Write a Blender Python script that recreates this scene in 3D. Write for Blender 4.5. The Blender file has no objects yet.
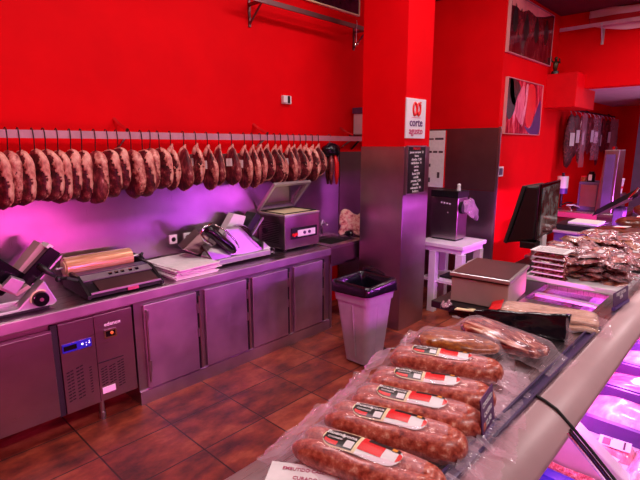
import bpy, bmesh, math, random
from mathutils import Vector, Matrix, noise
S = bpy.context.scene
COL = S.collection
R = math.radians
PI = math.pi

# ---------------------------------------------------------------- materials
def lin(c):
    def f(v):
        v /= 255.0
        return v/12.92 if v <= 0.04045 else ((v+0.055)/1.055)**2.4
    return (f(c[0]), f(c[1]), f(c[2]), 1.0)

def nt(name):
    m = bpy.data.materials.new(name)
    m.use_nodes = True
    t = m.node_tree
    b = t.nodes['Principled BSDF']
    return m, t, b

def link(t, a, b):
    t.links.new(a, b)

def noise_node(t, scale, detail=4, rough=.55, stretch=None, coord='Object'):
    tc = t.nodes.new('ShaderNodeTexCoord')
    n = t.nodes.new('ShaderNodeTexNoise')
    n.inputs['Scale'].default_value = scale
    n.inputs['Detail'].default_value = detail
    n.inputs['Roughness'].default_value = rough
    if stretch:
        mp = t.nodes.new('ShaderNodeMapping')
        mp.inputs['Scale'].default_value = stretch
        link(t, tc.outputs[coord], mp.inputs['Vector'])
        link(t, mp.outputs['Vector'], n.inputs['Vector'])
    else:
        link(t, tc.outputs[coord], n.inputs['Vector'])
    return n

def ramp_node(t, fac, stops):
    r = t.nodes.new('ShaderNodeValToRGB')
    e = r.color_ramp.elements
    e[0].position, e[0].color = stops[0][0], lin(stops[0][1])
    e[1].position, e[1].color = stops[-1][0], lin(stops[-1][1])
    for p, c in stops[1:-1]:
        x = e.new(p)
        x.color = lin(c)
    link(t, fac, r.inputs['Fac'])
    return r

def bump_node(t, b, height, strength=.3, dist=.01):
    bp = t.nodes.new('ShaderNodeBump')
    bp.inputs['Strength'].default_value = strength
    bp.inputs['Distance'].default_value = dist
    link(t, height, bp.inputs['Height'])
    link(t, bp.outputs['Normal'], b.inputs['Normal'])

def plain(name, col, rough=.5, metal=0, spec=.5, var=.0, scale=8, bump=0, coat=0):
    m, t, b = nt(name)
    b.inputs['Roughness'].default_value = rough
    b.inputs['Metallic'].default_value = metal
    b.inputs['Specular IOR Level'].default_value = spec
    b.inputs['Coat Weight'].default_value = coat
    b.inputs['Coat Roughness'].default_value = .08
    n = noise_node(t, scale)
    lo = tuple(max(0, v*(1-var)) for v in col)
    hi = tuple(min(255, v*(1+var)) for v in col)
    r = ramp_node(t, n.outputs['Fac'], [(.3, lo), (.7, hi)])
    link(t, r.outputs['Color'], b.inputs['Base Color'])
    if bump:
        bump_node(t, b, n.outputs['Fac'], bump, .01)
    return m

def mottled(name, stops, scale=30, detail=6, rough=.5, stretch=None, bump=.3, coat=0, spec=.5, dist=.004):
    m, t, b = nt(name)
    n = noise_node(t, scale, detail, .65, stretch)
    r = ramp_node(t, n.outputs['Fac'], stops)
    link(t, r.outputs['Color'], b.inputs['Base Color'])
    b.inputs['Roughness'].default_value = rough
    b.inputs['Coat Weight'].default_value = coat
    b.inputs['Coat Roughness'].default_value = .1
    b.inputs['Specular IOR Level'].default_value = spec
    if bump:
        bump_node(t, b, n.outputs['Fac'], bump, dist)
    return m

def steel(name, col=(176, 166, 170), rough=.28, stretch=(1, 1, 60), scale=6, var=.10):
    m, t, b = nt(name)
    b.inputs['Metallic'].default_value = 1
    n = noise_node(t, scale, 5, .6, stretch)
    n2 = noise_node(t, 2.2, 3)
    r = ramp_node(t, n2.outputs['Fac'], [(.25, tuple(v*(1-var) for v in col)), (.75, tuple(min(255, v*(1+var)) for v in col))])
    link(t, r.outputs['Color'], b.inputs['Base Color'])
    mr = t.nodes.new('ShaderNodeMapRange')
    mr.inputs['To Min'].default_value = rough*.75
    mr.inputs['To Max'].default_value = rough*1.3
    link(t, n.outputs['Fac'], mr.inputs['Value'])
    link(t, mr.outputs['Result'], b.inputs['Roughness'])
    bump_node(t, b, n.outputs['Fac'], .05, .002)
    return m

def emit(name, col, strength):
    m, t, b = nt(name)
    b.inputs['Base Color'].default_value = lin(col)
    b.inputs['Emission Color'].default_value = lin(col)
    b.inputs['Emission Strength'].default_value = strength
    return m

def film_mat(name, tint=(255, 226, 238), base=.10, edge=.55, rough=.13, wr=.35, scale=26, transl=0.0):
    m, t, b = nt(name)
    out = t.nodes['Material Output']
    tr = t.nodes.new('ShaderNodeBsdfTransparent')
    tr.inputs['Color'].default_value = lin((255, 246, 250))
    b.inputs['Base Color'].default_value = lin(tint)
    b.inputs['Roughness'].default_value = rough
    b.inputs['Specular IOR Level'].default_value = .8
    n = noise_node(t, scale, 5, .6, (1, 1.7, 1))
    rg = noise_node(t, scale*.55, 3, .5, (1, 1.5, 1))
    rg.noise_type = 'RIDGED_MULTIFRACTAL'
    bump_node(t, b, rg.outputs['Fac'], .8, .010)
    surf_out = b.outputs[0]
    if transl:
        tl = t.nodes.new('ShaderNodeBsdfTranslucent')
        tl.inputs['Color'].default_value = lin(tint)
        ms = t.nodes.new('ShaderNodeMixShader'); ms.inputs['Fac'].default_value = transl
        link(t, b.outputs[0], ms.inputs[1]); link(t, tl.outputs[0], ms.inputs[2])
        surf_out = ms.outputs[0]
    lw = t.nodes.new('ShaderNodeLayerWeight')
    lw.inputs['Blend'].default_value = .35
    link(t, b.inputs['Normal'].links[0].from_socket, lw.inputs['Normal'])
    m1 = t.nodes.new('ShaderNodeMath'); m1.operation = 'MULTIPLY_ADD'
    link(t, lw.outputs['Facing'], m1.inputs[0])
    m1.inputs[1].default_value = edge
    m1.inputs[2].default_value = base
    mr = t.nodes.new('ShaderNodeMapRange')
    mr.inputs['From Min'].default_value = .55
    mr.inputs['From Max'].default_value = .75
    mr.inputs['To Max'].default_value = wr
    link(t, n.outputs['Fac'], mr.inputs['Value'])
    m2 = t.nodes.new('ShaderNodeMath'); m2.operation = 'ADD'; m2.use_clamp = True
    link(t, m1.outputs[0], m2.inputs[0]); link(t, mr.outputs['Result'], m2.inputs[1])
    mx = t.nodes.new('ShaderNodeMixShader')
    link(t, m2.outputs[0], mx.inputs['Fac'])
    link(t, tr.outputs[0], mx.inputs[1]); link(t, surf_out, mx.inputs[2])
    link(t, mx.outputs[0], out.inputs['Surface'])
    return m

def glass_mat(name, tint=(250, 244, 250), edge=.35):
    m, t, b = nt(name)
    out = t.nodes['Material Output']
    tr = t.nodes.new('ShaderNodeBsdfTransparent')
    tr.inputs['Color'].default_value = lin(tint)
    g = t.nodes.new('ShaderNodeBsdfGlossy')
    g.inputs['Roughness'].default_value = .03
    lw = t.nodes.new('ShaderNodeFresnel')
    lw.inputs['IOR'].default_value = 1.3
    m1 = t.nodes.new('ShaderNodeMath'); m1.operation = 'MULTIPLY'
    link(t, lw.outputs[0], m1.inputs[0]); m1.inputs[1].default_value = edge
    mx = t.nodes.new('ShaderNodeMixShader')
    link(t, m1.outputs[0], mx.inputs['Fac'])
    link(t, tr.outputs[0], mx.inputs[1]); link(t, g.outputs[0], mx.inputs[2])
    link(t, mx.outputs[0], out.inputs['Surface'])
    return m

def tile_mat():
    m, t, b = nt('terracotta_tiles')
    tc = t.nodes.new('ShaderNodeTexCoord')
    mp = t.nodes.new('ShaderNodeMapping')
    mp.inputs['Location'].default_value = (-.99, -2.412, 0)
    link(t, tc.outputs['Object'], mp.inputs['Vector'])
    br = t.nodes.new('ShaderNodeTexBrick')
    br.offset = 0; br.squash = 1
    br.inputs['Scale'].default_value = 1
    br.inputs['Brick Width'].default_value = .4925
    br.inputs['Row Height'].default_value = .41
    br.inputs['Mortar Size'].default_value = .006
    br.inputs['Mortar Smooth'].default_value = .3
    br.inputs['Color1'].default_value = (0, 0, 0, 1)
    br.inputs['Color2'].default_value = (1, 1, 1, 1)
    br.inputs['Mortar'].default_value = (.5, .5, .5, 1)
    link(t, mp.outputs['Vector'], br.inputs['Vector'])
    n = noise_node(t, 3.2, 6, .6, (1, 1.8, 1))
    n2 = noise_node(t, 30, 5, .6)
    mix = t.nodes.new('ShaderNodeMath'); mix.operation = 'MULTIPLY_ADD'
    link(t, br.outputs['Color'], mix.inputs[0]); mix.inputs[1].default_value = .16
    link(t, n.outputs['Fac'], mix.inputs[2])
    mix2 = t.nodes.new('ShaderNodeMath'); mix2.operation = 'MULTIPLY_ADD'
    link(t, n2.outputs['Fac'], mix2.inputs[0]); mix2.inputs[1].default_value = .14
    link(t, mix.outputs[0], mix2.inputs[2])
    r = ramp_node(t, mix2.outputs[0], [(.40, (46, 20, 22)), (.54, (104, 42, 34)), (.66, (138, 58, 40)), (.82, (172, 88, 62))])
    mc = t.nodes.new('ShaderNodeMixRGB')
    link(t, br.outputs['Fac'], mc.inputs['Fac'])
    link(t, r.outputs['Color'], mc.inputs['Color1'])
    mc.inputs['Color2'].default_value = lin((50, 26, 26))
    link(t, mc.outputs['Color'], b.inputs['Base Color'])
    b.inputs['Roughness'].default_value = .42
    inv = t.nodes.new('ShaderNodeMath'); inv.operation = 'MULTIPLY_ADD'
    link(t, br.outputs['Fac'], inv.inputs[0]); inv.inputs[1].default_value = -1.0
    link(t, mix2.outputs[0], inv.inputs[2])
    bump_node(t, b, inv.outputs[0], .35, .006)
    return m

M = {}
M['red'] = plain('red_wall_paint', (224, 0, 14), .7, spec=.08, var=.03, scale=2)
M['red_gloss'] = plain('red_trim_paint', (222, 0, 18), .5, spec=.15, var=.03)
M['tiles'] = tile_mat()
M['ceiling'] = plain('dark_maroon_ceiling', (92, 20, 26), .8, var=.1)
M['maroon_wall'] = plain('dark_maroon_wall', (96, 34, 40), .7, var=.06)
M['box_paint'] = plain('beige_grey_paint', (176, 150, 146), .4, var=.04)
M['groove'] = plain('dark_violet_groove', (66, 48, 88), .35, var=.08)
M['white_ceiling'] = plain('white_soffit_plaster', (214, 200, 206), .8, var=.03)
M['grey_wall'] = plain('grey_wall_paint', (92, 76, 90), .7, var=.05)
M['steel'] = steel('brushed_steel', rough=.3)
M['steel_v'] = steel('brushed_steel_cladding', (166, 150, 156), .30, (60, 60, 1), 5)
M['steel_h'] = steel('brushed_steel_doors', (160, 140, 144), .30, (1, 1, 40), 5)
M['steel_top'] = steel('satin_steel_worktop', (184, 170, 176), .28, (1, 40, 1), 5)
M['steel_dark'] = steel('dull_steel_panel', (128, 96, 100), .42, (60, 60, 1), 4)
M['steel_door'] = steel('swirled_steel_doors', (176, 158, 166), .44, (3, 1, 2), 2.2, .16)
M['chrome'] = steel('chrome', (222, 220, 222), .12)
M['rail'] = plain('steel_rail_pink_reflection', (224, 158, 180), .38, metal=.5, var=.05)  # steel bar; pink reflection of the red room put into its colour
M['alu'] = plain('aluminium_casting', (196, 190, 196), .35, metal=.75, var=.04)
M['black'] = plain('black_plastic', (18, 16, 20), .4, var=.1)
M['black_gloss'] = plain('glossy_black_plastic', (12, 10, 16), .16, var=.1)
M['black_film'] = plain('black_bag_plastic', (16, 13, 24), .2, var=.2, bump=.6, scale=14)
M['rubber'] = plain('dark_rubber', (24, 22, 24), .7)
M['white'] = plain('white_plastic', (228, 222, 226), .4, var=.02)
M['white_paint'] = plain('white_painted_wood', (226, 220, 224), .5, var=.03)
M['paper'] = plain('white_paper', (236, 228, 230), .8, var=.03, scale=30)
M['cream'] = plain('cream_print', (232, 214, 170), .5, var=.05)
M['bin'] = plain('pale_grey_bin_plastic', (160, 146, 156), .45, var=.04)
M['blue'] = plain('blue_display_panel', (40, 42, 190), .3, var=.08)
M['dark_hole'] = plain('dark_vent_holes', (10, 8, 14), .8)
M['red_print'] = plain('red_print', (226, 22, 30), .35, var=.04)
M['black_print'] = plain('black_print', (20, 17, 18), .35, var=.1)
M['orange_print'] = plain('orange_print', (240, 150, 50), .4)
M['violet_card'] = plain('violet_card', (84, 34, 96), .4, var=.06)
M['pink_ink'] = plain('pink_ink', (190, 70, 110), .6)
M['white_ink'] = plain('white_ink', (240, 234, 236), .6)
M['grey_ink'] = plain('grey_ink', (70, 50, 62), .7)
M['gold_film'] = mottled('rolled_amber_film', [(.3, (206, 150, 96)), (.55, (236, 190, 140)), (.75, (252, 230, 200))], 5, 3, .2, (1, 12, 12), .05, 1)
M['gold_film'].node_tree.nodes['Principled BSDF'].inputs['Metallic'].default_value = .35
M['meat'] = mottled('dark_cured_meat', [(.34, (42, 5, 14)), (.5, (92, 16, 30)), (.62, (140, 48, 58)), (.74, (220, 150, 140))], 26, 7, .5, None, .5, 0)
M['meat_b'] = mottled('dark_cured_meat_streaked', [(.34, (48, 6, 16)), (.5, (104, 20, 36)), (.62, (158, 62, 68)), (.72, (226, 166, 154))], 18, 7, .5, (1, 1.4, .6), .5, 0)
M['rind'] = mottled('pale_fat_rind', [(.3, (120, 40, 44)), (.42, (206, 116, 108)), (.55, (236, 168, 152)), (.72, (250, 214, 196))], 15, 7, .5, (1, 1, .6), .5, 0)
M['rind_b'] = mottled('mottled_fat_rind', [(.33, (96, 24, 34)), (.44, (186, 92, 88)), (.56, (230, 156, 142)), (.72, (248, 208, 190))], 17, 7, .5, None, .5, 0)
M['chorizo'] = mottled('chorizo_skin', [(.32, (116, 34, 28)), (.45, (172, 70, 54)), (.57, (200, 104, 84)), (.68, (240, 184, 160))], 62, 6, .34, None, .5, .3)
M['amber'] = mottled('amber_cured_meat', [(.3, (84, 32, 16)), (.48, (150, 76, 30)), (.62, (190, 112, 50)), (.78, (238, 190, 120))], 34, 6, .25, (1, 2, 1), .5, .6)
M['streaky'] = mottled('streaky_cured_slices', [(.34, (58, 12, 18)), (.47, (120, 36, 36)), (.56, (190, 112, 90)), (.66, (240, 204, 176))], 20, 6, .22, (.4, 3, 3), .5, .6)
M['stick'] = mottled('beige_dry_sausage', [(.3, (150, 104, 78)), (.5, (208, 168, 130)), (.7, (238, 212, 184))], 40, 5, .4, (.4, 2, 2), .3, .3)
M['slice_a'] = mottled('packed_dark_slices', [(.34, (48, 16, 22)), (.48, (104, 36, 42)), (.6, (176, 104, 96)), (.72, (240, 204, 196))], 55, 6, .18, None, .6, .8)
M['slice_b'] = mottled('packed_rosy_slices', [(.34, (90, 26, 30)), (.48, (158, 62, 58)), (.6, (206, 132, 112)), (.72, (246, 216, 200))], 45, 6, .18, None, .6, .8)
M['slice_c'] = mottled('packed_tan_slices', [(.34, (96, 48, 30)), (.48, (168, 98, 62)), (.6, (214, 158, 116)), (.72, (246, 220, 190))], 45, 6, .18, None, .6, .8)
M['slab_meat'] = mottled('brown_cured_slab', [(.32, (58, 22, 16)), (.5, (104, 44, 30)), (.68, (146, 76, 54))], 26, 6, .35, None, .5, .3)
M['pale_pack'] = mottled('pale_meat_pack', [(.3, (222, 120, 140)), (.5, (240, 180, 190)), (.62, (250, 220, 224)), (.75, (255, 250, 250))], 9, 5, .2, (1, 3, 1), .6, .8)
M['pink_pack'] = mottled('pink_meat_pack', [(.3, (200, 70, 100)), (.5, (232, 128, 150)), (.7, (250, 210, 216))], 14, 5, .2, (2, 1, 1), .6, .8)
M['mince'] = mottled('minced_meat', [(.35, (170, 50, 60)), (.5, (220, 110, 110)), (.65, (250, 200, 196))], 110, 3, .35, None, .8, .4)
M['tray_violet'] = plain('violet_grey_tray_plastic', (88, 60, 136), .35, var=.05)
M['pink_bag'] = mottled('pink_printed_bag', [(.32, (150, 60, 70)), (.44, (226, 150, 140)), (.54, (244, 214, 180)), (.72, (252, 236, 214))], 22, 4, .3, None, .7, .4)
M['film'] = film_mat('clear_film', base=.05, edge=.26, wr=.16, rough=.06, scale=34)
M['film_frost'] = film_mat('frosted_film_end', base=.16, edge=.34, wr=.14, rough=.10, scale=18, transl=.5)
M['glass'] = glass_mat('clear_glass')
M['lid'] = film_mat('clear_acrylic_lid', (236, 214, 236), .05, .25, .08, .03, 3)
M['band'] = plain('beige_pink_painted_band', (192, 156, 160), .38, var=.04, scale=3)
M['flag_white'] = plain('flag_white_cloth', (240, 196, 196), .85)
M['flag_red'] = plain('flag_red_cloth', (196, 8, 26), .85)
M['purple_plastic'] = plain('purple_grey_plastic', (92, 70, 112), .45, var=.06)
M['photo_dark'] = mottled('photo_of_hanging_hams', [(.35, (40, 8, 14)), (.5, (88, 20, 30)), (.62, (120, 40, 44)), (.75, (60, 24, 40))], 5, 5, .08, (3, 1, 1), 0)
M['photo_red'] = mottled('photo_of_raw_meat', [(.34, (60, 10, 36)), (.46, (170, 26, 50)), (.56, (226, 60, 80)), (.68, (246, 150, 170))], 3.2, 5, .12, (2.5, 1, .8), 0)
M['photo_poster'] = mottled('dark_photo_print', [(.35, (36, 10, 22)), (.6, (90, 30, 48))], 4, 5, .12, None, 0)
M['screen'] = mottled('screen_painted_reflections', [(.4, (10, 16, 18)), (.52, (70, 78, 80)), (.6, (120, 132, 130)), (.72, (60, 120, 160))], 9, 4, .06, (1, 1, .8), 0)  # blurred pale and blue reflections painted into the dark screen colour
M['frame_red_bounce'] = plain('white_frame_red_bounce', (206, 140, 140), .5)  # white frame with the red wall's bounce light put into its colour
M['photo_sky'] = plain('photo_print_pale_pink', (226, 130, 130), .1, var=.1, scale=4)
M['photo_ham'] = mottled('photo_print_ham', [(.35, (70, 14, 24)), (.6, (130, 40, 46))], 9, 4, .1, None, 0)
M['photo_pink'] = mottled('photo_print_pink', [(.35, (220, 80, 110)), (.55, (240, 130, 150)), (.7, (190, 40, 80))], 7, 4, .1, (3, 1, .6), 0)
M['photo_fat'] = mottled('photo_print_fat', [(.35, (230, 110, 130)), (.65, (246, 170, 180))], 7, 4, .1, None, 0)
M['bronze'] = plain('bronze_figure', (70, 60, 40), .4, metal=.6, var=.2)

# ---------------------------------------------------------------- mesh building
ORG = {}

class MB:
    def __init__(self):
        self.bm = bmesh.new()

    def box(self, x0, x1, y0, y1, z0, z1, rot=None, piv=None):
        vs = [self.bm.verts.new(Vector(p)) for p in
              ((x0, y0, z0), (x1, y0, z0), (x1, y1, z0), (x0, y1, z0), (x0, y0, z1), (x1, y0, z1), (x1, y1, z1), (x0, y1, z1))]
        for f in ((3, 2, 1, 0), (4, 5, 6, 7), (0, 1, 5, 4), (1, 2, 6, 5), (2, 3, 7, 6), (3, 0, 4, 7)):
            self.bm.faces.new([vs[i] for i in f])
        if rot:
            c = Vector(piv) if piv else Vector(((x0+x1)/2, (y0+y1)/2, (z0+z1)/2))
            for v in vs:
                v.co = rot @ (v.co - c) + c
        return self

    def hexa(self, pts):
        vs = [self.bm.verts.new(Vector(p)) for p in pts]
        for f in ((3, 2, 1, 0), (4, 5, 6, 7), (0, 1, 5, 4), (1, 2, 6, 5), (2, 3, 7, 6), (3, 0, 4, 7)):
            self.bm.faces.new([vs[i] for i in f])
        return self

    def prism(self, pts, ext):
        e = Vector(ext)
        a = [self.bm.verts.new(Vector(p)) for p in pts]
        b = [self.bm.verts.new(Vector(p)+e) for p in pts]
        n = len(pts)
        self.bm.faces.new(a[::-1]); self.bm.faces.new(b)
        for i in range(n):
            self.bm.faces.new((a[i], a[(i+1) % n], b[(i+1) % n], b[i]))
        return self

    def tube(self, pts, r, seg=10, cap=True):
        pts = [Vector(p) for p in pts]
        n = len(pts)
        rr = r if isinstance(r, (list, tuple)) else [r]*n
        rings = []
        t0 = (pts[1]-pts[0]).normalized()
        nrm = t0.orthogonal().normalized()
        for i, p in enumerate(pts):
            a = pts[max(i-1, 0)]; b = pts[min(i+1, n-1)]
            t = (b-a).normalized()
            nrm = (nrm - t*nrm.dot(t)).normalized()
            bn = t.cross(nrm)
            rings.append([self.bm.verts.new(p + (nrm*math.cos(k*2*PI/seg)+bn*math.sin(k*2*PI/seg))*rr[i]) for k in range(seg)])
        for i in range(n-1):
            for k in range(seg):
                self.bm.faces.new((rings[i][k], rings[i][(k+1) % seg], rings[i+1][(k+1) % seg], rings[i+1][k]))
        if cap:
            self.bm.faces.new(rings[0][::-1]); self.bm.faces.new(rings[-1])
        return self

    def cyl(self, p0, p1, r0, r1=None, seg=20):
        return self.tube([p0, p1], [r0, r0 if r1 is None else r1], seg)

    def ell(self, c, r, seg=16, rings=10, rot=None):
        c = Vector(c)
        res = bmesh.ops.create_uvsphere(self.bm, u_segments=seg, v_segments=rings, radius=1)
        for v in res['verts']:
            p = Vector((v.co.x*r[0], v.co.y*r[1], v.co.z*r[2]))
            if rot: p = rot @ p
            v.co = p + c
        return self

    def grid(self, fn, nu, nv, wrap=False):
        g = [[self.bm.verts.new(Vector(fn(i/nu, j/nv))) for j in range(nv + (0 if wrap else 1))] for i in range(nu+1)]
        m = len(g[0])
        for i in range(nu):
            for j in range(m if wrap else nv):
                self.bm.faces.new((g[i][j], g[i+1][j], g[i+1][(j+1) % m], g[i][(j+1) % m]))
        return self

    def noise(self, amp, scale, seed=0):
        for v in self.bm.verts:
            n = noise.noise_vector(v.co*scale + Vector((seed*7.1, seed*3.3, seed)))
            v.co += n*amp
        return self

    def build(self, name, mat, parent=None, org=None, local=False, bevel=0, smooth=False, solid=0, sub=0, weld=False):
        bm = self.bm
        if weld:
            bmesh.ops.remove_doubles(bm, verts=bm.verts, dist=1e-5)
        bmesh.ops.recalc_face_normals(bm, faces=bm.faces)
        if smooth:
            for f in bm.faces: f.smooth = True
        if not local:
            if parent is not None:
                loc, rz = ORG[parent.name]
                mi = (Matrix.Translation(loc) @ Matrix.Rotation(rz, 4, 'Z')).inverted()
                bm.transform(mi)
            elif org:
                bm.transform(Matrix.Translation(-Vector(org)))
        me = bpy.data.meshes.new(name)
        bm.to_mesh(me); bm.free()
        o = bpy.data.objects.new(name, me)
        me.materials.append(M[mat] if isinstance(mat, str) else mat)
        COL.objects.link(o)
        if parent is not None:
            o.parent = parent
            ORG[o.name] = ORG[parent.name]
        elif org:
            o.location = org
            ORG[o.name] = (Vector(org), 0.0)
        else:
            ORG[o.name] = (Vector((0, 0, 0)), 0.0)
        if solid:
            s = o.modifiers.new('s', 'SOLIDIFY'); s.thickness = solid; s.offset = 0
        if bevel:
            b = o.modifiers.new('b', 'BEVEL'); b.width = bevel; b.segments = 2; b.limit_method = 'ANGLE'
        if sub:
            s = o.modifiers.new('u', 'SUBSURF'); s.levels = sub; s.render_levels = sub
        return o

def tag(o, label, cat, group=None):
    o['label'] = label; o['category'] = cat
    if group: o['group'] = group
    return o

def thing(name, label, cat, loc=(0, 0, 0), rz=0, group=None):
    o = bpy.data.objects.new(name, None)
    COL.objects.link(o)
    o.empty_display_size = .05
    o.location = loc; o.rotation_euler = (0, 0, rz)
    ORG[o.name] = (Vector(loc), rz)
    return tag(o, label, cat, group)

def struct(o):
    o['kind'] = 'structure'
    return o

def copy_tree(o, parent=None):
    c = o.copy(); COL.objects.link(c)
    if parent is not None: c.parent = parent
    for ch in list(o.children):
        copy_tree(ch, c)
    return c

def letters(name, body, size, mat, parent, origin, right, up, align='CENTER', depth=.0006, world=True, bold=.012):
    cu = bpy.data.curves.new(name, 'FONT')
    cu.body = body; cu.size = size; cu.align_x = align; cu.align_y = 'CENTER'; cu.extrude = depth
    cu.resolution_u = 2; cu.offset = bold*size
    tmp = bpy.data.objects.new(name + '_curve', cu)
    me = bpy.data.meshes.new_from_object(tmp)
    bpy.data.objects.remove(tmp); bpy.data.curves.remove(cu)
    r = Vector(right).normalized(); u = Vector(up).normalized(); n = r.cross(u)
    mt = Matrix(((r.x, u.x, n.x, origin[0]), (r.y, u.y, n.y, origin[1]), (r.z, u.z, n.z, origin[2]), (0, 0, 0, 1)))
    me.transform(mt)
    if world:
        loc, rz = ORG[parent.name]
        me.transform((Matrix.Translation(loc) @ Matrix.Rotation(rz, 4, 'Z')).inverted())
    me.materials.clear(); me.materials.append(M[mat])
    o = bpy.data.objects.new(name, me); COL.objects.link(o); o.parent = parent
    ORG[o.name] = ORG[parent.name]
    return o

def arc(c, r, a0, a1, n, ax=(1, 0, 0), ay=(0, 0, 1)):
    c = Vector(c); ax = Vector(ax); ay = Vector(ay)
    return [c + ax*r*math.cos(a0+(a1-a0)*i/n) + ay*r*math.sin(a0+(a1-a0)*i/n) for i in range(n+1)]
# ================================================================ the room
struct(MB().box(-2.5, 11.4, -3.5, 3.9, -.1, 0).build('floor', 'tiles'))
struct(MB().box(-2.5, 5.6, -3.5, 3.9, 4.1, 4.2).build('ceiling', 'ceiling'))
struct(MB().box(5.6, 7.5, -3.5, 3.9, 3.66, 4.2).build('ceiling', 'ceiling'))
struct(MB().box(7.6, 11.4, -3.5, 2.6, 2.68, 2.8).build('ceiling', 'white_ceiling'))
struct(MB().box(-2.5, 5.6, 3.8, 3.9, 0, 4.1).build('wall_back', 'red'))
struct(MB().box(5.6, 7.62, 2.39, 3.9, 0, 4.1).build('wall_right', 'red'))
struct(MB().box(7.4, 7.6, -3.5, 2.395, 2.68, 4.1).build('wall_end', 'red'))
struct(MB().box(7.62, 11.4, 2.5, 2.6, 0, 2.7).build('wall_alcove', 'red'))
struct(MB().box(11.3, 11.4, -3.5, 2.5, 0, 2.7).build('wall_far', 'red'))
struct(MB().box(-2.6, -2.5, -3.5, 3.9, 0, 4.1).build('wall_left', 'red'))
struct(MB().box(-2.5, 11.4, -3.6, -3.5, 0, 4.1).build('wall_front', 'maroon_wall'))
struct(MB().box(9.5, 9.9, 1.0, 1.69, 0, 2.68).build('column', 'grey_wall'))
struct(MB().box(7.05, 7.95, 2.0, 2.39, 2.42, 2.86).build('trim_1', 'red_gloss', bevel=.004))
# stainless wall cladding behind the counter, up to the red paint
struct(MB().box(-2.4, 4.36, 3.785, 3.8, .5, 1.84).build('trim_2', 'steel_v'))
struct(MB().box(4.37, 5.58, 3.78, 3.8, 0, 1.84).build('trim_3', 'steel_dark'))
# cladding of the recess wall
struct(MB().box(5.585, 5.6, 2.36, 3.79, 1.375, 2.12).build('trim_4', 'steel_dark'))  # same steel as below, darkened to paint in a maroon reflection
struct(MB().box(5.58, 5.6, 2.36, 3.79, 0, 1.37).build('trim_5', 'steel_v'))
struct(MB().box(5.575, 5.605, 2.35, 2.375, 0, 2.13).build('trim_6', 'steel'))
# the pillar: red above, stainless below
pil = struct(MB().box(4.0, 4.46, 2.63, 3.155, 0, 4.1).build('column', 'red'))
clad = MB().box(3.992, 4.468, 2.622, 3.163, 0, 1.905).build('cladding', 'steel_v', pil, bevel=.006)
# ---- writing and marks on the pillar
t = thing('wall_sign', 'white shop sign with red mark and bubble lettering on the red pillar', 'sign', (4.15, 2.6260, 1.985))
MB().box(3.995, 4.345, 2.6160, 2.6295, 1.985, 2.365).build('sheet', 'white', t, bevel=.001)
mk = MB()
for dx, dz, rx, rz in ((-.035, .0, .03, .058), (.035, .0, .028, .055)):
    c = Vector((4.175+dx, 2.6150, 2.265+dz))
    mk.tube([c + Vector((math.cos(a)*rx, 0, math.sin(a)*rz)) for a in [i*2*PI/20 for i in range(21)]], .0125, 6, False)
mk.tube([(4.20, 2.6150, 2.20), (4.235, 2.6150, 2.25), (4.24, 2.6150, 2.31)], .011, 6)
mk.box(4.225, 4.255, 2.6120, 2.6150, 2.325, 2.337)
mk.build('red_mark', 'red_print', t)
letters('lettering', 'corte', .108, 'violet_card', t, (4.172, 2.6140, 2.135), (1, 0, 0), (0, 0, 1), depth=.002)
letters('lettering', 'agusto', .095, 'pink_ink', t, (4.172, 2.6140, 2.055), (1, 0, 0), (0, 0, 1), depth=.002)
MB().box(4.09, 4.255, 2.6140, 2.6155, 2.182, 2.186).build('rule', 'red_print', t)
t = thing('menu_board', 'black price list board with pale lines of text on the steel pillar', 'board', (4.2, 2.6210, 1.44))
MB().box(4.03, 4.36, 2.6080, 2.6215, 1.435, 1.91).build('panel', 'black', t)
fr = MB()
for a in ((4.02, 4.034, 1.43, 1.915), (4.356, 4.37, 1.43, 1.915)):
    fr.box(a[0], a[1], 2.6030, 2.6215, a[2], a[3])
fr.box(4.034, 4.356, 2.6030, 2.6215, 1.43, 1.444).box(4.034, 4.356, 2.6030, 2.6215, 1.901, 1.915)
fr.build('frame', 'steel', t)
rows = ['PRECIOS', 'jamon serrano  12', 'lomo', 'chorizo  9,50', 'salchichon  11', 'cecina', 'queso', 'lacon 8,90', 'costilla', 'panceta  7,50', 'morcilla', 'sobrasada  10', 'butifarra']
for i, w in enumerate(rows):
    letters('lettering', w, .034, 'red_print' if i == 0 else 'white_ink', t, (4.195, 2.6075, 1.885-i*.0355), (1, 0, 0), (0, 0, 1), depth=.0008)
# ---- sheet of notices on the recess wall
t = thing('notice_sheet', 'white notice sheet with dark headings on the dark recess wall', 'notice', (5.58, 3.2, 1.38))
MB().box(5.572, 5.584, 3.055, 3.36, 1.38, 2.1).build('sheet', 'paper', t)
MB().box(5.570, 5.584, 3.043, 3.054, 1.38, 2.1).build('red_edge', 'red_print', t)
bl = MB()
for y0, y1, z0, z1 in ((3.22, 3.30, 1.985, 2.005), (3.08, 3.2, 1.985, 2.01), (3.24, 3.3, 1.82, 1.845), (3.16, 3.22, 1.82, 1.845), (3.08, 3.14, 1.82, 1.845),
                       (3.25, 3.3, 1.64, 1.68), (3.115, 3.15, 1.5, 1.575), (3.25, 3.28, 1.44, 1.5)):
    bl.box(5.5705, 5.572, y0, y1, z0, z1)
bl.build('print', 'grey_ink', t)
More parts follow.
